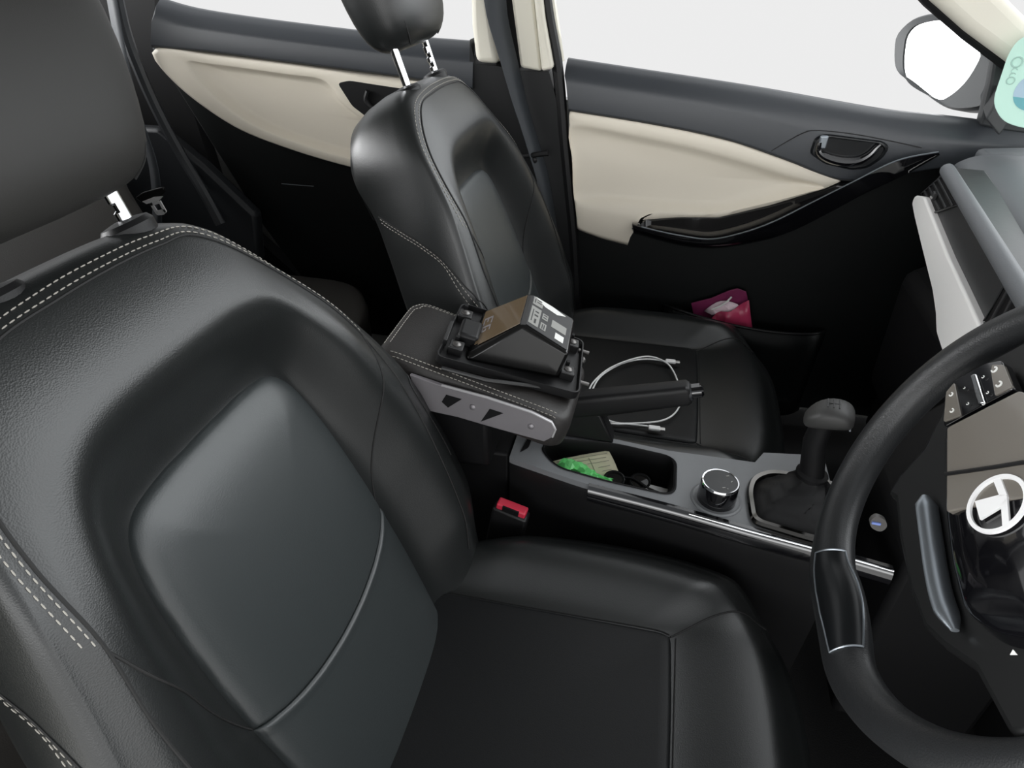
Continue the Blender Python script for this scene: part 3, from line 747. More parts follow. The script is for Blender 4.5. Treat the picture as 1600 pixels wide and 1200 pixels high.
# bezel joining hub and rim
m = MB(); m.prism([wp(*q, .006) for q in ((1384, 772), (1402, 742), (1440, 700), (1470, 640), (1500, 596), (1545, 560), (1600, 530), (1640, 520), (1660, 700), (1640, 1150), (1575, 1150), (1520, 1046), (1470, 1010), (1440, 980), (1418, 920), (1402, 840), (1396, 780))], -WN * .018)
m.build('spoke', 'spoke_black', T, bevel=.005, label='dark spoke frame')
m = MB(); st_ = curve([wp(*q, .014) for q in ((1446, 775), (1455, 840), (1464, 900), (1475, 945), (1492, 985))], 24)
m.tube(st_, [.0085 * min(1, .35 + k / 3, .35 + (23 - k) / 4) for k in range(24)], 12, flat=.6); m.build('satin_strip', 'satin', T, label='satin metal strip along the lower hub edge')
hubp = roundpoly([wp(*q, .020) for q in ((1475, 668), (1476, 790), (1486, 880), (1505, 955), (1545, 985), (1620, 1000), (1690, 930), (1720, 760), (1680, 640), (1592, 605))], .008, 4)
m = MB(); HP = np.array(hubp); hc = HP.mean(0)
m.loft([[p + (hc - p) * a + WN * h for p in HP] for a, h in ((-.05, -.016), (0, -.004), (.03, 0), (.12, .003), (.4, .006), (.8, .007))], True, True, True); m.build('hub_cover', 'gloss_black', T, angle=60, label='piano black hub cover')
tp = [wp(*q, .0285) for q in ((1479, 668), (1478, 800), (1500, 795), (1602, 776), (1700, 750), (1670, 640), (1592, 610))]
m = MB(); m.prism(roundpoly(tp, .002, 3), -WN * .010); m.build('spoke_cover', 'panel_reflection', T, bevel=.001, label='glossy panel under the spoke buttons, taupe reflection put into its colour')
m = MB(); m.tube(curve([wp(*q, .0290) for q in ((1477, 741), (1520, 735), (1560, 729), (1604, 722), (1660, 715))], 20), .0016, 6); m.build('hub_seam', 'black_plastic', T)
# emblem
ec = wp(1559, 788, .0285); er = .0222
m = MB(); R = []
for th in np.linspace(0, 2 * math.pi, 49)[:-1]:
    d = WL * math.cos(th) + WU * math.sin(th)
    R.append([ec + d * (er * a) + WN * h for a, h in ((1.0, 0), (.99, .0018), (.86, .0018), (.85, 0))])
R.append(R[0]); m.loft(R)
EP = lambda zx, zy: wp(1450 + zx / 3.747, 540 + zy / 3.75, .0285)
for poly in ([(285, 918), (430, 880), (474, 886), (474, 906), (440, 950), (315, 1025)], [(388, 785), (432, 775), (474, 882), (430, 890)], [(438, 940), (474, 900), (487, 1040), (448, 1080)]):
    m.prism([EP(*q) for q in poly], WN * .0017)
m.build('emblem', 'emblem_white', T, smooth=False, label='white ring emblem with a T shape')
# control panel on the spoke
cp = lambda zx, zy, o=.0215: wp(1450 + zx / 3.747, 540 + zy / 3.75, o)
m = MB(); m.prism(roundpoly([cp(88, 475, .020), (cp(100, 280, .020)), cp(155, 205, .020), cp(340, 100, .020), cp(430, 85, .020), cp(505, 250, .020)], .003, 3), -WN * .010); pn = m.build('control_panel', 'gloss_black', T, bevel=.0008)
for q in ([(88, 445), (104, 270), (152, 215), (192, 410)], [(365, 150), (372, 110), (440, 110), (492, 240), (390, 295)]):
    m = MB(); m.prism(roundpoly([cp(*a) for a in q], .0015, 3), -WN * .0035); bt = m.build('button', 'panel_reflection', pn, bevel=.0006)
m = MB(); m.prism([cp(240, 172, .0225), cp(275, 162, .0225), cp(330, 335, .0225), cp(290, 345, .0225)], -WN * .004); m.build('roller', 'chrome', pn, bevel=.0012, label='ribbed silver roller switch')
m = MB()
for q, r_ in (((135, 285), .0016), ((140, 380), .0016), ((212, 248), .0008), ((232, 340), .0010), ((322, 183), .0010), ((348, 275), .0010), ((326, 340), .0012), ((388, 140), .0022), ((415, 225), .0022)):
    c = cp(*q, .0218); m.tube([c + (WL * math.cos(x) + WU * math.sin(x)) * r_ for x in np.linspace(.6, 5.2, 9)], r_ * .35, 5)
m.build('symbols', 'print_white', pn)
m = MB(); c = wp(1586, 1020, .022); m.prism([c + WL * .002, c - WL * .002 + WU * .001, c - WU * .003], WN * .0006); m.build('symbol', 'print_white', T)
m = MB(); m.tube([W0 - WN * .012, W0 - WN * .06, W0 - WN * .16], [.052, .048, .05], 20); m.build('boss', 'deep_black', T)
T2 = thing('steering_column', 'black steering column shroud behind the wheel', 'steering column', W0 - WN * .2)
m = MB(); m.tube([W0 - WN * .17, W0 - WN * .34], [.055, .06], 20); m.build('shroud', 'deep_black', T2)

# ------------------------------------------------------------------ dashboard
DN = A3(1, -.09, 0); DN /= np.linalg.norm(DN); D0 = A3(.735, 1.05, .7)
DY = A3(.09, 1, 0); DY /= np.linalg.norm(DY)
dp = lambda px, py, o=0.: pl(px, py, D0 - DN * o, DN)
T = thing('dashboard', 'dashboard with grey padded top, dark inlay and white lower band', 'dashboard', (.9, .5, .3))
r0, r1 = dp(1480, 266, .012), dp(1602, 466, .012)
dr_ = (r1 - r0) / np.linalg.norm(r1 - r0)
r2 = r1 + dr_ * .25
m = MB(); m.tube([r0 - dr_ * .004, r0, r1, r2], [.006, .0115, .0125, .0125], 16); m.build('ridge', 'dash_pad', T, label='rounded grey ridge under the padded top')
m = MB(); R = []
e0, e1 = dp(1492, 262, -.030), dp(1602, 408, -.030)
de = (e1 - e0) / np.linalg.norm(e1 - e0); X_ = DN
for k, u in enumerate((-.012, -.008, .0, .02, .1, .2, .35, .5, .8, 1.1)):
    b = e0 + de * u; sh = (.0, .022, .030, .034)[min(k, 3)]; b = A3(b[0], b[1], e0[2] + (b[2] - e0[2]) * .5)
    hi = (.012, .024, .031, .034)[min(k, 3)]
    R.append([b + DN * .012 - A3(0, 0, .012), *[b + DN * .075 * (1 - math.cos(q_)) + A3(0, 0, hi * math.sin(q_)) for q_ in np.linspace(0, math.pi / 2, 11)], b + DN * .25 + A3(0, 0, hi + .004), b + DN * .62 + A3(0, 0, hi + .012), b + DN * .62 - A3(0, 0, .05)])
RB = [[r_[0] - DN * .03, r_[0] + DN * .004 + A3(0, 0, .004)] for r_ in R]
m.loft(R, False, True, True); m.build('padded_top', 'dash_pad', T, angle=88)
m = MB(); m.loft(RB, False); m.build('recess', 'deep_trim', T)  # dark strip: the gap's shade is put into its colour
m = MB(); m.prism([dp(*q) for q in ((1440, 306), (1472, 268), (1490, 262), (1640, 500), (1640, 620), (1560, 560), (1525, 512), (1470, 385))], DN * .05); m.build('inlay', 'dash_dark', T, bevel=.004)
wpoly = roundpoly([dp(*q, .012) for q in ((1424, 318), (1429, 305), (1443, 307), (1460, 350), (1480, 400), (1503, 450), (1531, 512), (1580, 610), (1520, 640), (1478, 570), (1462, 520), (1461, 490), (1456, 455), (1440, 390), (1428, 340))], .008, 3)
m = MB(); m.prism(wpoly, DN * .06); m.build('lower_band', 'dash_white', T, bevel=.008, seg=4, label='white lower band')
def vent(T, corners, nsl, tab):
    a, b, c, d = [np.array(q) for q in corners]           # a-b top edge, d-c bottom edge
    m = MB(); m.prism([a, b, c, d], -DN * .002); v_ = m.build('air_vent', 'deep_black', T, label='dark air vent with slats')
    m = MB(); m.tube([a - DN * .003, b - DN * .003, c - DN * .003, d - DN * .003], .0022, 6, True); m.build('vent_frame', 'dash_dark', v_)
    for k in range(nsl):
        u = (k + .75) / (nsl + .5); p, q = a + (b - a) * u - DN * .0025, d + (c - d) * u - DN * .0025
        ax_ = (q - p) / np.linalg.norm(q - p); sd = np.cross(ax_, DN)
        m = MB(); m.box((p + q) / 2, (np.linalg.norm(q - p) * .96, .0045, .005), [ax_, sd, DN]); m.build('slat', 'dash_dark', v_, bevel=.0008)
    if tab:
        p = a * .28 + b * .26 + c * .22 + d * .24 - DN * .006; m = MB(); m.box(p, (.008, .012, .016), [DN, np.cross(DN, A3(0, 0, 1)), A3(0, 0, 1)]); tb_ = m.build('tab', 'dash_dark', v_, bevel=.002)
        m = MB(); m.box(p - DN * .0045 - A3(0, 0, .003), (.002, .010, .003), [DN, np.cross(DN, A3(0, 0, 1)), A3(0, 0, 1)]); m.build('tab_mark', 'metal_light', tb_)
vent(T, [dp(1443, 303), dp(1475, 275), dp(1501, 320), dp(1456, 335)], 4, True)
vent(T, [dp(1573, 447), dp(1612, 500), dp(1600, 540), dp(1540, 505)], 4, False)
m = MB(); m.prism([A3(.80, .80, .70), A3(1.26, .80, .70), A3(1.26, 1.075, .70), A3(.93, 1.075, .70), A3(.80, 1.03, .70)], (0, 0, .095)); m.build('cowl', 'dash_pad', T, bevel=.01)
m = MB(); m.prism([A3(.80, 1.06, .12), A3(.80, 1.06, .64), A3(1.15, 1.06, .70), A3(1.15, 1.06, .12)], (0, -1.40, 0)); m.build('lower_body', 'deep_black', T, bevel=.02)
m = MB(); m.prism([A3(.745, .98, .30), A3(.735, .98, .56), A3(.80, .98, .60), A3(.82, .98, .25)], (0, -.42, 0)); m.build('glovebox', 'deep_black', T, bevel=.02)

# mint card fixed at the foot of the windscreen pillar
T = thing('windscreen_card', 'mint green rounded card with teal circle at the foot of the windscreen pillar', 'card', atX(1590, 200, .80))
CN = A3(-.50, -.84, .20); CN /= np.linalg.norm(CN); CU = A3(0, 0, 1) - CN * CN[2]; CU /= np.linalg.norm(CU); CW = np.cross(CU, CN)
cx = lambda px, py, o=0: pl(px, py, A3(.80, 1.0, .90) + CN * o, CN)
mp = roundpoly([cx(1590, 62), cx(1575, 85), cx(1550, 160), cx(1566, 190), cx(1600, 201), cx(1680, 205), cx(1700, 70), cx(1640, 40)], .025, 8)
m = MB(); m.prism(mp, -CN * .003); cdm = m.build('card', 'mint', T, bevel=.0008)
cc_ = cx(1617, 144, .001); m = MB(); rr_ = np.linalg.norm(cx(1617, 115, .001) - cc_)
cd_ = lambda x, k=1: (CW * math.cos(x) + CU * math.sin(x)) * rr_ * k
m.prism([cc_ + cd_(x) for x in np.linspace(0, 2 * math.pi, 40, endpoint=False)], -CN * .0012); m.build('circle', 'pale_blue', T)
m = MB(); m.prism([cc_ + CN * .0004 + cd_(x) for x in np.linspace(math.pi * 1.12, math.pi * 1.88, 24)], -CN * .0005); m.build('circle_base', 'teal', T)
m = MB()
for q, r_, a0, a1 in (((1589, 97), 7.5, 0, 6.28), ((1579, 126), 5.5, 0, 6.28), ((1585, 111), 4, .5, 4.6), ((1582, 118), 4, .5, 4.6)):
    c = cx(*q, .0008); r_ = r_ * np.linalg.norm(cx(q[0], q[1] + 1, .0008) - c); m.tube([c + (CW * math.cos(x) + CU * math.sin(x)) * r_ for x in np.linspace(a0, a1, 24)], r_ * .16, 6)
m.build('lettering', 'mint_print', T)

# ------------------------------------------------------------------ front passenger door
def door_sill(mb, sill, low, y0, drop=(.004, .016, .040)):
    """sill and lower edge as px lists of equal length -> rounded upper door trim"""
    S = curve(YY(sill, y0), 40); B = curve(YY(low, y0), 40)
    R = []
    for s, b in zip(S, B):
        R.append([A3(s[0], y0 + .075, s[2] - .006), A3(s[0], y0 + .055, s[2] + .002), A3(s[0], y0 + .040, s[2] + .001), A3(s[0], y0 + .022, s[2] - .010), A3(s[0], y0 + .010, s[2] - .026), A3((s[0] * .6 + b[0] * .4), y0 + .004, s[2] * .55 + b[2] * .45), A3(b[0], y0 + .001, b[2] + .006), A3(b[0], y0 + .004, b[2]), A3(b[0], y0 + .07, b[2])])
    mb.loft(R, False, True, True); return mb
T = thing('door_lining', 'front passenger door lining with cream insert and glossy black armrest trim', 'car door', (.45, 1.12, .15))
m = MB(); door_sill(m, [(882, 98), (1000, 116), (1100, 131), (1200, 147), (1300, 165), (1400, 182), (1480, 190), (1560, 200), (1680, 214)], [(888, 174), (1000, 192), (1080, 207), (1150, 224), (1230, 252), (1315, 283), (1400, 275), (1500, 262), (1640, 262)], 1.085); m.build('upper_trim', 'sill_trim', T, angle=70, label='dark blue-grey upper trim')
m = MB(); m.prism([A3(.035, 1.122, .10), A3(.022, 1.122, .80), A3(.62, 1.122, .70), A3(.86, 1.122, .79), A3(.90, 1.122, .10)], (0, .05, 0)); m.build('lower_panel', 'door_black', T, bevel=.004)
co = roundpoly(YY([(889, 172), (1000, 189), (1080, 204), (1150, 221), (1230, 249), (1318, 281), (1290, 292), (1200, 320), (1120, 339), (1060, 338), (1000, 343), (978, 346), (984, 383), (940, 372), (902, 358), (896, 270)], 1.098), .010, 4)
ci = curve(YY([(897, 200), (1000, 215), (1080, 232), (1150, 251), (1225, 274), (1285, 290), (1262, 296), (1195, 312), (1120, 328), (1060, 326), (1000, 322), (960, 318), (930, 316), (905, 312), (897, 300), (896, 250)], 1.098), 96, True)
cof = curve(co, 96, True)
# align starts
m = MB(); nI = A3(0, -1, 0)
cof = np.array(cof); ci = np.array(ci)
k0 = np.argmin(np.linalg.norm(cof - cof[0], axis=1))
low_w = lambda p: sstep((p[0] - .0) / .25)
R = [[p + nI * -.022 for p in cof], [p + nI * .004 for p in cof], [p + (ci[i] - p) * .12 + nI * .010 for i, p in enumerate(cof)], [p + (ci[i] - p) * .7 + nI * .012 for i, p in enumerate(cof)], [p + nI * .006 for p in ci], [p + (ci.mean(0) - p) * .12 - nI * .004 for p in ci], [p + (ci.mean(0) - p) * .3 - nI * .008 for p in ci], [p + (ci.mean(0) - p) * .9 - nI * .010 for p in ci]]
m.loft(R, True, False, True); m.build('insert', 'cream', T, angle=70, label='cream insert with recessed centre')
# armrest trim
tA = YY([(986, 349), (1012, 340), (1060, 337), (1120, 340), (1180, 326), (1230, 310), (1290, 291), (1330, 279), (1400, 246), (1440, 231)], 1.096)
tB = YY([(988, 350), (1010, 357), (1060, 368), (1110, 374), (1160, 364), (1210, 346), (1270, 316), (1330, 286), (1400, 252), (1466, 238)], 1.050)
tC = YY([(990, 362), (1025, 372), (1070, 383), (1120, 386), (1175, 378), (1235, 362), (1300, 330), (1350, 303), (1410, 275), (1468, 243)], 1.056)
tA, tB, tC = [curve(q, 60) for q in (tA, tB, tC)]
R = []
for i_, (a, b, c) in enumerate(zip(tA, tB, tC)):
    a = b + (a - b) * (.12 + .88 * sstep(i_ / 5)); dz = A3(0, 0, 1)
    R.append([a + A3(0, .01, 0), a, a * .8 + b * .2 - dz * .012, a * .45 + b * .55 - dz * .012, b * .88 + a * .12 - dz * .003, b + dz * .0015, b - A3(0, .003, 0), b * .6 + c * .4 - A3(0, .005, 0), c, c + A3(0, .02, -.012), c + A3(0, .055, -.02)])
m = MB(); m.loft(R, False, True, True); tr = m.build('armrest_trim', 'gloss_black', T, angle=40, label='piano black sweeping armrest trim')
m = MB(); m.tube([b + A3(0, -.001, .0012) for b in tB[2:]], .0014, 6); m.build('lip_line', 'satin', tr)
# handle
hb = roundpoly(YY([(1268, 240), (1276, 217), (1292, 211), (1378, 222), (1388, 231), (1378, 247), (1355, 262), (1330, 265), (1290, 256)], 1.083), .008, 5)
m = MB(); HBp = np.array(hb); hcn = HBp.mean(0)
m.loft([[p + (hcn - p) * a + A3(0, -h, 0) for p in HBp] for a, h in ((-.05, -.004), (0, .003), (.06, .0035), (.10, .0012), (.2, .0008), (.9, .0008))], True, False, True); hd = m.build('handle_bezel', 'insert_black', T, label='black door handle in a dark bezel')
m = MB(); m.tube(curve(YY([(1281, 222), (1279, 236), (1290, 246), (1315, 253), (1340, 252), (1358, 243), (1370, 231), (1376, 226)], 1.075), 30), [.0045 + .0045 * math.sin(k / 29 * math.pi) for k in range(30)], 10); m.build('lever', 'gloss_black', hd)
m = MB(); m.box(atY(1286, 222, 1.078), (.016, .010, .026)); m.build('pivot', 'satin', hd, bevel=.003)
m = MB(); m.tube(curve(YY([(1205, 236), (1232, 220), (1255, 208), (1275, 204), (1330, 209), (1390, 220), (1440, 231)], 1.0865), 40), .0009, 5); m.build('trim_joint', 'seam_line', T)
# pocket
rp = curve([atY(1036, 478, 1.12), atY(1046, 480, 1.08), atY(1062, 485, 1.058), atY(1090, 494, 1.052), atY(1140, 507, 1.05), atY(1200, 518, 1.05), atY(1250, 522, 1.055), atY(1276, 521, 1.075), atY(1290, 517, 1.12)], 50)
m = MB(); m.loft([[p + A3(0, .015 * k / 4 if k else 0, -.05 * k) for p in rp] for k in range(0, 6)], False); pk = m.build('door_pocket', 'door_black', T)
sol = pk.modifiers.new('s', 'SOLIDIFY'); sol.thickness = .004; sol.offset = 0
m = MB(); m.tube(rp, .0035, 8); m.build('pocket_rim', 'black_plastic', pk)
m = MB(); m.prism([A3(.22, 1.065, .16), A3(.62, 1.065, .16), A3(.62, 1.12, .16), A3(.22, 1.12, .16)], (0, 0, -.01)); m.build('pocket_base', 'door_black', pk)

# pink bag in the pocket
T = thing('paper_bag', 'crumpled pink and magenta bag with pale tissue in the front door pocket', 'bag', atY(1140, 510, 1.03))
m = MB(); q = YY([(1080, 474), (1112, 466), (1140, 454), (1152, 451), (1166, 456), (1171, 480), (1176, 512), (1178, 560), (1095, 560), (1085, 500)], 1.098); m.prism(q, (0, .004, 0)); m.build('back_sheet', 'magenta_bag', T, bevel=.001)
m = MB(); g = []
for k in range(9):
    u = k / 8; a = atY(1112, 497, 1.070) * (1 - u) + atY(1170, 470, 1.075) * u; a = a + A3(0, .006 * math.sin(u * 9), .004 * math.sin(u * 7)); b = atY(1105, 560, 1.078) * (1 - u) + atY(1180, 560, 1.083) * u
    g.append([a + (b - a) * v + A3(0, .004 * math.sin(u * 11 + v * 4), 0) for v in np.linspace(0, 1, 5)])
m.loft(g, False); fs_ = m.build('front_sheet', 'pink_bag', T, angle=20); s_ = fs_.modifiers.new('s', 'SOLIDIFY'); s_.thickness = .0015
m = MB(); g = []
for k in range(8):
    u = k / 7; a = atY(1100 + 46 * u, 486 - 12 * u - 9 * math.sin(u * 3), 1.090); b = atY(1112 + 46 * u, 492 - 8 * u, 1.078); g.append([a, (a + b) / 2 + A3(0, 0, .006 * math.sin(k * 2.1)), b])
m.loft(g, False); ts_ = m.build('tissue', 'tissue', T, angle=15); s_ = ts_.modifiers.new('s', 'SOLIDIFY'); s_.thickness = .0012
m = MB(); m.tube(curve(YY([(1112, 484), (1124, 479), (1135, 472), (1143, 464)], 1.074), 10), .0022, 6); m.build('tissue_fold', 'print_white', T)

# ------------------------------------------------------------------ rear passenger door
T = thing('door_lining', 'rear passenger door lining with cream sculpted insert behind the front seat', 'car door', (-.55, 1.13, .2))
m = MB(); door_sill(m, [(232, 2), (290, 18), (400, 35), (570, 56), (660, 65), (738, 71)], [(236, 74), (330, 83), (430, 96), (570, 114), (650, 125), (738, 140)], 1.085); m.build('upper_trim', 'sill_trim', T, angle=70, label='dark blue-grey upper trim')
m = MB(); m.prism([atY(236, 74, 1.13), atY(738, 140, 1.13), A3(-.10, 1.13, .15), A3(-.62, 1.13, .15), A3(-.80, 1.13, .45)], (0, .05, 0)); m.build('lower_panel', 'door_black', T, bevel=.004)
o1 = curve(YY([(240, 82), (262, 74), (330, 84), (450, 99), (570, 116), (640, 125), (725, 140), (722, 200), (690, 262), (620, 272), (562, 263), (470, 237), (380, 203), (310, 158), (262, 115)], 1.098), 100, True)
i1 = curve(YY([(300, 98), (330, 100), (380, 106), (450, 116), (498, 122), (518, 134), (530, 152), (552, 172), (580, 190), (620, 205), (650, 235), (610, 250), (560, 248), (470, 222), (390, 188), (325, 135)], 1.098), 100, True)
m = MB(); cI = i1.mean(0)
m.loft([[p + A3(0, .03, 0) for p in o1], [p - A3(0, .006, 0) for p in o1], [p + (i1[i] - p) * .15 - A3(0, .011, 0) for i, p in enumerate(o1)], [p + (i1[i] - p) * .85 - A3(0, .011, 0) for i, p in enumerate(o1)], [p - A3(0, .006, 0) for p in i1], [p + (cI - p) * .10 + A3(0, .010, 0) for p in i1], [p + (cI - p) * .22 + A3(0, .014, 0) for p in i1], [p + (cI - p) * .9 + A3(0, .016, 0) for p in i1]], True, False, True)
m.build('insert', 'cream', T, angle=70, label='cream insert with deep recess')
m = MB(); m.prism(roundpoly(YY([(527, 130), (545, 126), (590, 133), (650, 142), (650, 200), (575, 185), (550, 166)], 1.0855), .008, 4), (0, .02, 0)); hp_ = m.build('handle_recess', 'deep_black', T, bevel=.003)
m = MB(); m.tube(curve(YY([(575, 142), (572, 158), (585, 170), (615, 172)], 1.078), 14), .006, 8); m.build('lever', 'black_plastic', hp_)
m = MB(); m.tube(curve(YY([(440, 287), (462, 289), (490, 291)], 1.10), 8), .001, 5); m.build('trim_joint', 'satin', T)

# ------------------------------------------------------------------ pillars, seals, glass
struct_objs = []
def S(mb, name, material, **k): o = mb.build(name, material, None, **k); o['kind'] = 'structure'; return o
m = MB(); m.prism(roundpoly(YY([(734, 60), (742, 100), (778, 103), (800, 110), (858, 112), (870, 160), (880, 240), (893, 360), (903, 500), (905, 620), (740, 620), (730, 300)], 1.092), .004, 3), (0, .06, 0)); S(m, 'trim_1', 'deep_trim', bevel=.006)
m = MB(); m.prism(YY([(733, -60), (736, 40), (743, 98), (779, 101), (772, 60), (757, -60)], 1.085), (0, .06, 0)); S(m, 'trim_2', 'cream_pillar', bevel=.012, seg=3)
m = MB(); m.prism(YY([(790, -60), (799, 0), (813, 106), (846, 112), (834, 0), (826, -60)], 1.083), (0, .06, 0)); S(m, 'trim_3', 'cream_pillar', bevel=.006)
m = MB(); m.prism(YY([(826, -60), (834, 0), (846, 112), (864, 108), (850, 30), (840, -60)], 1.070), (0, .06, 0)); S(m, 'trim_4', 'cream_pillar', bevel=.006)
m = MB(); m.tube(curve(YY([(846, -60), (856, 20), (872, 112), (882, 230), (896, 380), (902, 500)], 1.10), 40), .012, 8); S(m, 'trim_5', 'black_plastic')
m = MB(); m.tube(curve(YY([(852, -60), (862, 0), (876, 96)], 1.118), 16), .0085, 8); S(m, 'trim_6', 'cream_pillar')
m = MB(); m.prism(YY([(755, -80), (792, -80), (815, 112), (776, 104)], 1.13), (0, .05, 0)); S(m, 'trim_7', 'deep_black')
# rear door seal and quarter trim
m = MB(); m.tube(curve([atY(178, -30, 1.07), atY(196, 50, 1.07), atY(222, 120, 1.07), atY(252, 185, 1.07), atY(285, 245, 1.07), atY(318, 300, 1.05), atY(345, 350, 1.04)], 40), .013, 8); S(m, 'trim_8', 'dark_trim')
m = MB(); m.prism([atY(120, -40, 1.19), atY(243, -40, 1.19), atY(240, 75, 1.19), atY(300, 170, 1.19), atY(352, 330, 1.19), A3(-.62, 1.19, .15), A3(-1.6, 1.19, .15), A3(-1.6, 1.19, 1.0)], (0, .04, 0)); S(m, 'wall_left', 'deep_black')
m = MB(); m.prism([A3(-.98, 1.075, .40), A3(-.80, 1.075, .36), A3(-.78, 1.075, .50), A3(-.90, 1.075, .62), A3(-1.0, 1.075, .70), A3(-1.15, 1.075, .70), A3(-1.15, 1.075, .40)], (0, .04, 0)); S(m, 'trim_9', 'dark_trim', bevel=.01)
# windscreen pillar
pA = lambda q, y: atY(*q, y)
m = MB(); m.prism([pA((1440, -15), 1.06), pA((1456, 2), 1.06), pA((1510, 50), 1.06), pA((1574, 97), 1.06), pA((1640, 155), 1.06), pA((1700, 120), 1.06), pA((1560, -20), 1.06), pA((1460, -90), 1.06)], (0, .05, 0)); S(m, 'trim_10', 'cream_pillar', bevel=.02, seg=4)
m = MB(); m.tube([pA((1420, -28), 1.085), pA((1448, 3), 1.085), pA((1508, 55), 1.085), pA((1572, 103), 1.085), pA((1625, 148), 1.085)], .0075, 8); S(m, 'trim_11', 'deep_black')
m = MB(); m.prism(YY([(1532, 196), (1548, 130), (1556, 82), (1578, 98), (1640, 160), (1640, 215), (1560, 203)], 1.11), (0, .03, 0)); S(m, 'trim_12', 'mirror_shell', bevel=.004)
gl = [atY(880, 100, 1.135), atY(1100, 133, 1.135), atY(1300, 167, 1.135), atY(1535, 194, 1.135), atY(1556, 90, 1.125), A3(.50, 1.03, 1.16), A3(.15, .98, 1.33), A3(-.12, .98, 1.34)]
m = MB(); m.add(gl, [tuple(range(len(gl)))]); S(m, 'window_1', 'glass')
gl = [atY(235, 0, 1.135), atY(570, 58, 1.135), atY(738, 72, 1.135), A3(-.19, .98, 1.34), A3(-.85, .98, 1.34)]
m = MB(); m.add(gl, [tuple(range(len(gl)))]); S(m, 'window_2', 'glass')
gl = [A3(1.30, 1.02, .86), A3(1.30, -.30, .86), A3(.50, -.24, 1.36), A3(.50, .96, 1.36)]
m = MB(); m.add(gl, [(0, 1, 2, 3)]); S(m, 'window_3', 'glass')

# exterior mirror
MN = A3(-.85, -.50, .15); MN /= np.linalg.norm(MN); MO = A3(.78, 1.28, .90)
mm = lambda px, py, o=0.: pl(px, py, MO + MN * o, MN)
T = thing('wing_mirror', 'grey door mirror outside the front passenger window', 'wing mirror', mm(1530, 170))
sh = curve([mm(*q) for q in ((1400, 70), (1407, 50), (1432, 30), (1475, 24), (1520, 44), (1550, 82), (1560, 120), (1548, 155), (1520, 168), (1475, 164), (1425, 128), (1402, 108))], 60, True)
gs = curve([mm(*q) for q in ((1412, 75), (1418, 52), (1436, 37), (1475, 32), (1506, 50), (1529, 78), (1530, 92), (1508, 128), (1480, 152), (1462, 154), (1422, 132), (1411, 108))], 60, True)
m = MB(); sc0 = sh.mean(0)
m.loft([[p - MN * .004 + 0 * p for p in gs], [p for p in gs], [p + MN * .003 for p in sh], [p - MN * .006 + (p - sc0) * .05 for p in sh], [p - MN * .04 + (p - sc0) * .06 for p in sh], [p - MN * .08 - (p - sc0) * .15 for p in sh], [p - MN * .10 - (p - sc0) * .5 for p in sh]], True, False, True); m.build('housing', 'mirror_shell', T, angle=50)
m = MB(); m.loft([[p - MN * .003 for p in gs], [p - MN * .003 + (gs.mean(0) - p) * .9 for p in gs]], True, False, True); m.build('mirror_glass', 'mirror_glass', T, label='mirror glass')
m = MB(); m.prism([mm(1530, 150), mm(1552, 110), mm(1566, 150), mm(1550, 175)], A3(-.02, -.12, -.02)); m.build('mount', 'mirror_shell', T, bevel=.004)

# ------------------------------------------------------------------ seat belts
def ribbon(path, width, side, th=.0014):
    m = MB(); R = []
    for p, s in zip(path, side):
        s = np.array(s, float); s /= np.linalg.norm(s); R.append([p - s * width / 2, p + s * width / 2])
    m.loft(R, False); return m
T = thing('seat_belt', 'front passenger seat belt hanging down the door pillar with black tongue', 'seat belt', atY(800, 120, 1.06))
bp2 = curve([atY(770, -60, 1.075), atY(776, 20, 1.072), atY(795, 95, 1.068), atY(812, 160, 1.066), atY(835, 235, 1.064), atY(852, 300, 1.064), atY(870, 420, 1.064)], 30)
m = ribbon(bp2, .046, [A3(1, .15 + 2.2 * min(1, k / 14), 0) for k in range(30)]); o = m.build('webbing', 'webbing', T); s_ = o.modifiers.new('s', 'SOLIDIFY'); s_.thickness = .0014
m = MB(); a, b = atY(800, 247, 1.050), atY(857, 239, 1.050); m.tube([a, (a + b) / 2, b], [.004, .005, .0065], 10); m.build('tongue_bar', 'black_plastic', T)
m = MB(); m.sphere(atY(834, 250, 1.052), .008, (1, .7, 1)); m.build('stop_button', 'black_plastic', T)
T = thing('seat_belt', 'rear seat belt with bright metal tongue hanging beside the rear bench', 'seat belt', A3(-.95, .97, .5))
ty = .97
bp3 = curve([atY(165, -60, ty + .06), atY(190, 80, ty + .05), atY(215, 180, ty + .03), atY(238, 250, ty + .01), atY(245, 300, ty), atY(246, 340, ty), atY(250, 420, ty - .02)], 30)
m = ribbon(bp3, .046, [A3(.9, -.45, 0)] * 30); o = m.build('webbing', 'webbing', T); s_ = o.modifiers.new('s', 'SOLIDIFY'); s_.thickness = .0014
tq = lambda px, py, o=0: atY(px, py, ty - .02 - o)
m = MB(); m.prism(roundpoly([tq(211, 309), tq(222, 301), tq(254, 292), tq(257, 300), tq(250, 308), tq(222, 318)], .004, 3), (0, .008, 0)); m.build('tongue_grip', 'black_plastic', T, bevel=.002)
m = MB()
for poly in ([(222, 315), (240, 308), (254, 307), (249, 313), (229, 319)], [(233, 318), (236.5, 316), (247, 332), (244, 335)], [(247, 315), (250, 313.5), (260, 331), (256, 332)], [(244, 335), (246, 329), (257, 327), (259.5, 332), (256, 335.5), (247, 336.5)], [(233, 318), (247, 314), (249, 318), (236, 322)]):
    m.prism([tq(*q, .003) for q in poly], (0, .003, 0))
m.build('tongue', 'tongue_metal', T, label='bright metal tongue')

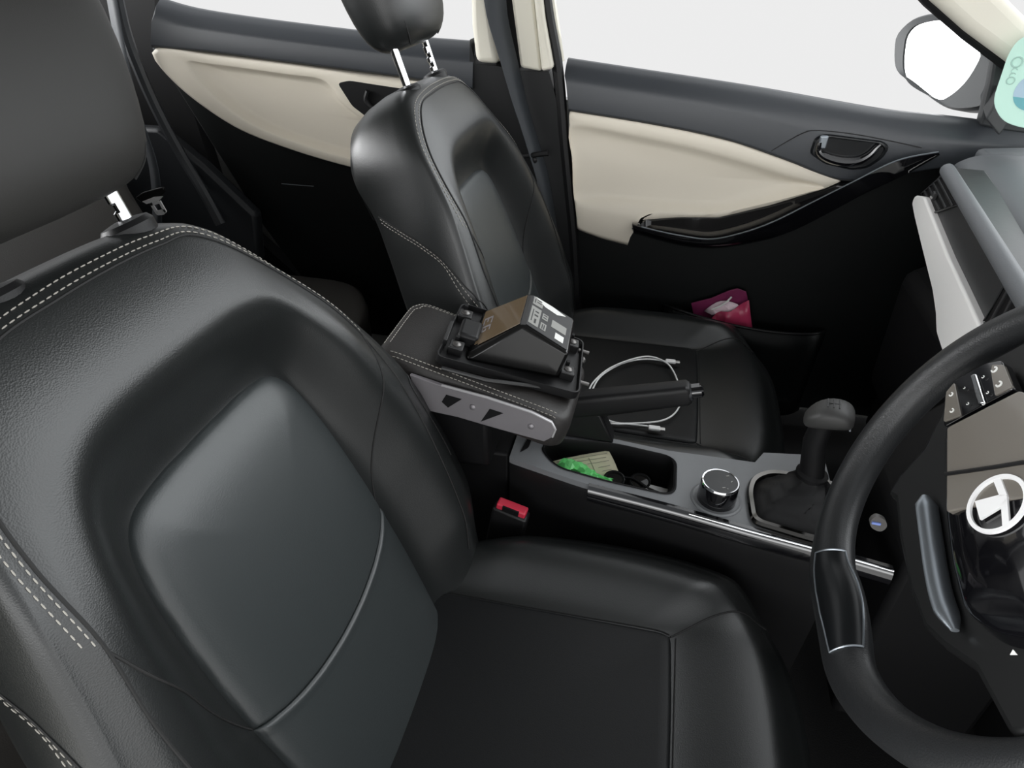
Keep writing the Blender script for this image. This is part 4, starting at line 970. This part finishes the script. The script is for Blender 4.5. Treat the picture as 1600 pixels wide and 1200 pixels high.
# ------------------------------------------------------------------ rear bench
T = thing('rear_bench', 'dark rear bench seat behind the front seats', 'rear seat', (-.9, .38, .1))
m = MB(); cp_ = roundpoly([A3(-.42, -.34, .36), A3(-.40, .90, .36), A3(-.50, 1.06, .36), A3(-.95, 1.06, .36), A3(-.95, -.34, .36)], .10, 8)
CPP = np.array(cp_); ccn = CPP.mean(0)
m.loft([[p + (ccn - p) * a + A3(0, 0, h) for p in CPP] for a, h in ((.03, -.22), (0, -.12), (0, -.03), (.012, -.010), (.035, -.002), (.08, 0), (.9, .0))], True, True, True); m.build('bench_cushion', 'rear_leather', T, angle=70)
m = MB(); q = roundpoly([A3(0, -.34, .34), A3(0, .99, .34), A3(0, 1.0, .92), A3(0, -.34, .92)], .06, 6); Q = np.array(q); Q[:, 1] = np.minimum(Q[:, 1], .93); Q[:, 0] = -.90 - (Q[:, 2] - .34) * .36; qc = Q.mean(0); bn = A3(.94, 0, .34)
m.loft([[p + (qc - p) * a + bn * h for p in Q] for a, h in ((0, -.10), (0, -.02), (.015, -.005), (.05, .004), (.12, .006), (.9, .006))], True, True, True); m.build('bench_backrest', 'rear_leather', T, angle=70)

# ------------------------------------------------------------------ car shell
m = MB(); m.prism([A3(-1.65, -.48, -.02), A3(1.3, -.48, -.02), A3(1.3, 1.30, -.02), A3(-1.65, 1.30, -.02)], (0, 0, .03)); S(m, 'floor', 'carpet')
m = MB(); m.prism([A3(-1.65, -.36, 1.38), A3(.40, -.36, 1.38), A3(.40, 1.02, 1.38), A3(-1.65, 1.02, 1.38)], (0, 0, .03)); S(m, 'ceiling', 'headlining')
m = MB(); m.box(A3(-1.66, .36, .47), (.04, 1.6, .94)); S(m, 'wall_back', 'deep_black')
m = MB(); m.box(A3(1.28, .36, .42), (.04, 1.6, .84)); S(m, 'wall_front', 'deep_black')
m = MB(); m.box(A3(-1.0, -.45, .57), (1.3, .04, 1.12)); S(m, 'wall_right', 'deep_black')  # unseen side wall, raised past the beltline to dim the rear door
m = MB(); m.prism([A3(-.22, -.44, .02), A3(-.42, -.44, .02), A3(-.42, -.44, .9), A3(-.36, -.36, 1.38), A3(-.24, -.36, 1.38), A3(-.22, -.44, .9)], (0, .04, 0)); S(m, 'trim_13', 'cream_pillar')

m = MB(); m.prism([A3(-1.6, 1.235, .02), A3(-1.6, 1.235, .91), A3(-.1, 1.235, .80), A3(.9, 1.235, .73), A3(1.3, 1.235, .71), A3(1.3, 1.235, .02)], (0, .03, 0)); S(m, 'wall_outer', 'body_grey')
# ------------------------------------------------------------------ light: sky with bright and dim regions added by direction
w = bpy.data.worlds.new('sky'); SC.world = w; w.use_nodes = True; nt = w.node_tree
bg = nt.nodes['Background']; tc = nt.nodes.new('ShaderNodeTexCoord'); sx = nt.nodes.new('ShaderNodeSeparateXYZ')
nt.links.new(tc.outputs['Generated'], sx.inputs[0])
def mrange(sock, a, b):
    n = nt.nodes.new('ShaderNodeMapRange'); n.interpolation_type = 'SMOOTHSTEP'
    n.inputs['From Min'].default_value = a; n.inputs['From Max'].default_value = b
    nt.links.new(sock, n.inputs['Value']); return n.outputs[0]
def mix(f, a, b):
    n = nt.nodes.new('ShaderNodeMixRGB'); nt.links.new(f, n.inputs[0])
    for k, v in ((1, a), (2, b)):
        if isinstance(v, tuple): n.inputs[k].default_value = (*v, 1)
        else: nt.links.new(v, n.inputs[k])
    return n.outputs[0]
dt = nt.nodes.new('ShaderNodeVectorMath'); dt.operation = 'DOT_PRODUCT'; nt.links.new(tc.outputs['Generated'], dt.inputs[0])
dt.inputs[1].default_value = (.80, .35, .48)                       # hazy sun ahead of the car
yy = mrange(sx.outputs['Y'], -.35, .25)
high = mrange(sx.outputs['Z'], .16, .40)
right = mix(high, (7.2, 7.25, 7.3), (.5, .52, .54))            # open side; bright band added low, sky dimmed above to darken the cushions
sky = mix(yy, right, (.9, .92, .94))
sky = mix(mrange(dt.outputs['Value'], .62, .98), sky, (4.3, 4.45, 4.55))
ground = mix(yy, (1.5, 1.5, 1.48), (.846, .846, .846))
col = mix(mrange(sx.outputs['Z'], .0, .22), ground, sky)
d2 = nt.nodes.new('ShaderNodeVectorMath'); d2.operation = 'DOT_PRODUCT'; nt.links.new(tc.outputs['Generated'], d2.inputs[0])
d2.inputs[1].default_value = (.55, -.50, .67)                       # made-up sky lobe above the open driver's door, tuned for the seats
col = mix(mrange(d2.outputs['Value'], .70, .97), col, (.9, .92, .94))
nt.links.new(col, bg.inputs['Color']); bg.inputs['Strength'].default_value = 1.
d3 = nt.nodes.new('ShaderNodeVectorMath'); d3.operation = 'DOT_PRODUCT'; nt.links.new(tc.outputs['Generated'], d3.inputs[0])
d3.inputs[1].default_value = (-.95, -.20, .22)                      # glow added behind the car to brighten the dashboard's white band
col = mix(mrange(d3.outputs['Value'], .84, .99), col, (17., 17.1, 17.2)); nt.links.new(col, bg.inputs['Color'])
vs = SC.view_settings
vs.view_transform = 'Standard'; vs.look = 'None'; vs.gamma = 1; vs.exposure = 0; vs.use_curve_mapping = False
SC.cycles.max_bounces = 6; SC.cycles.diffuse_bounces = 3; SC.cycles.glossy_bounces = 3; SC.cycles.transparent_max_bounces = 8
SC.cycles.sample_clamp_indirect = 4
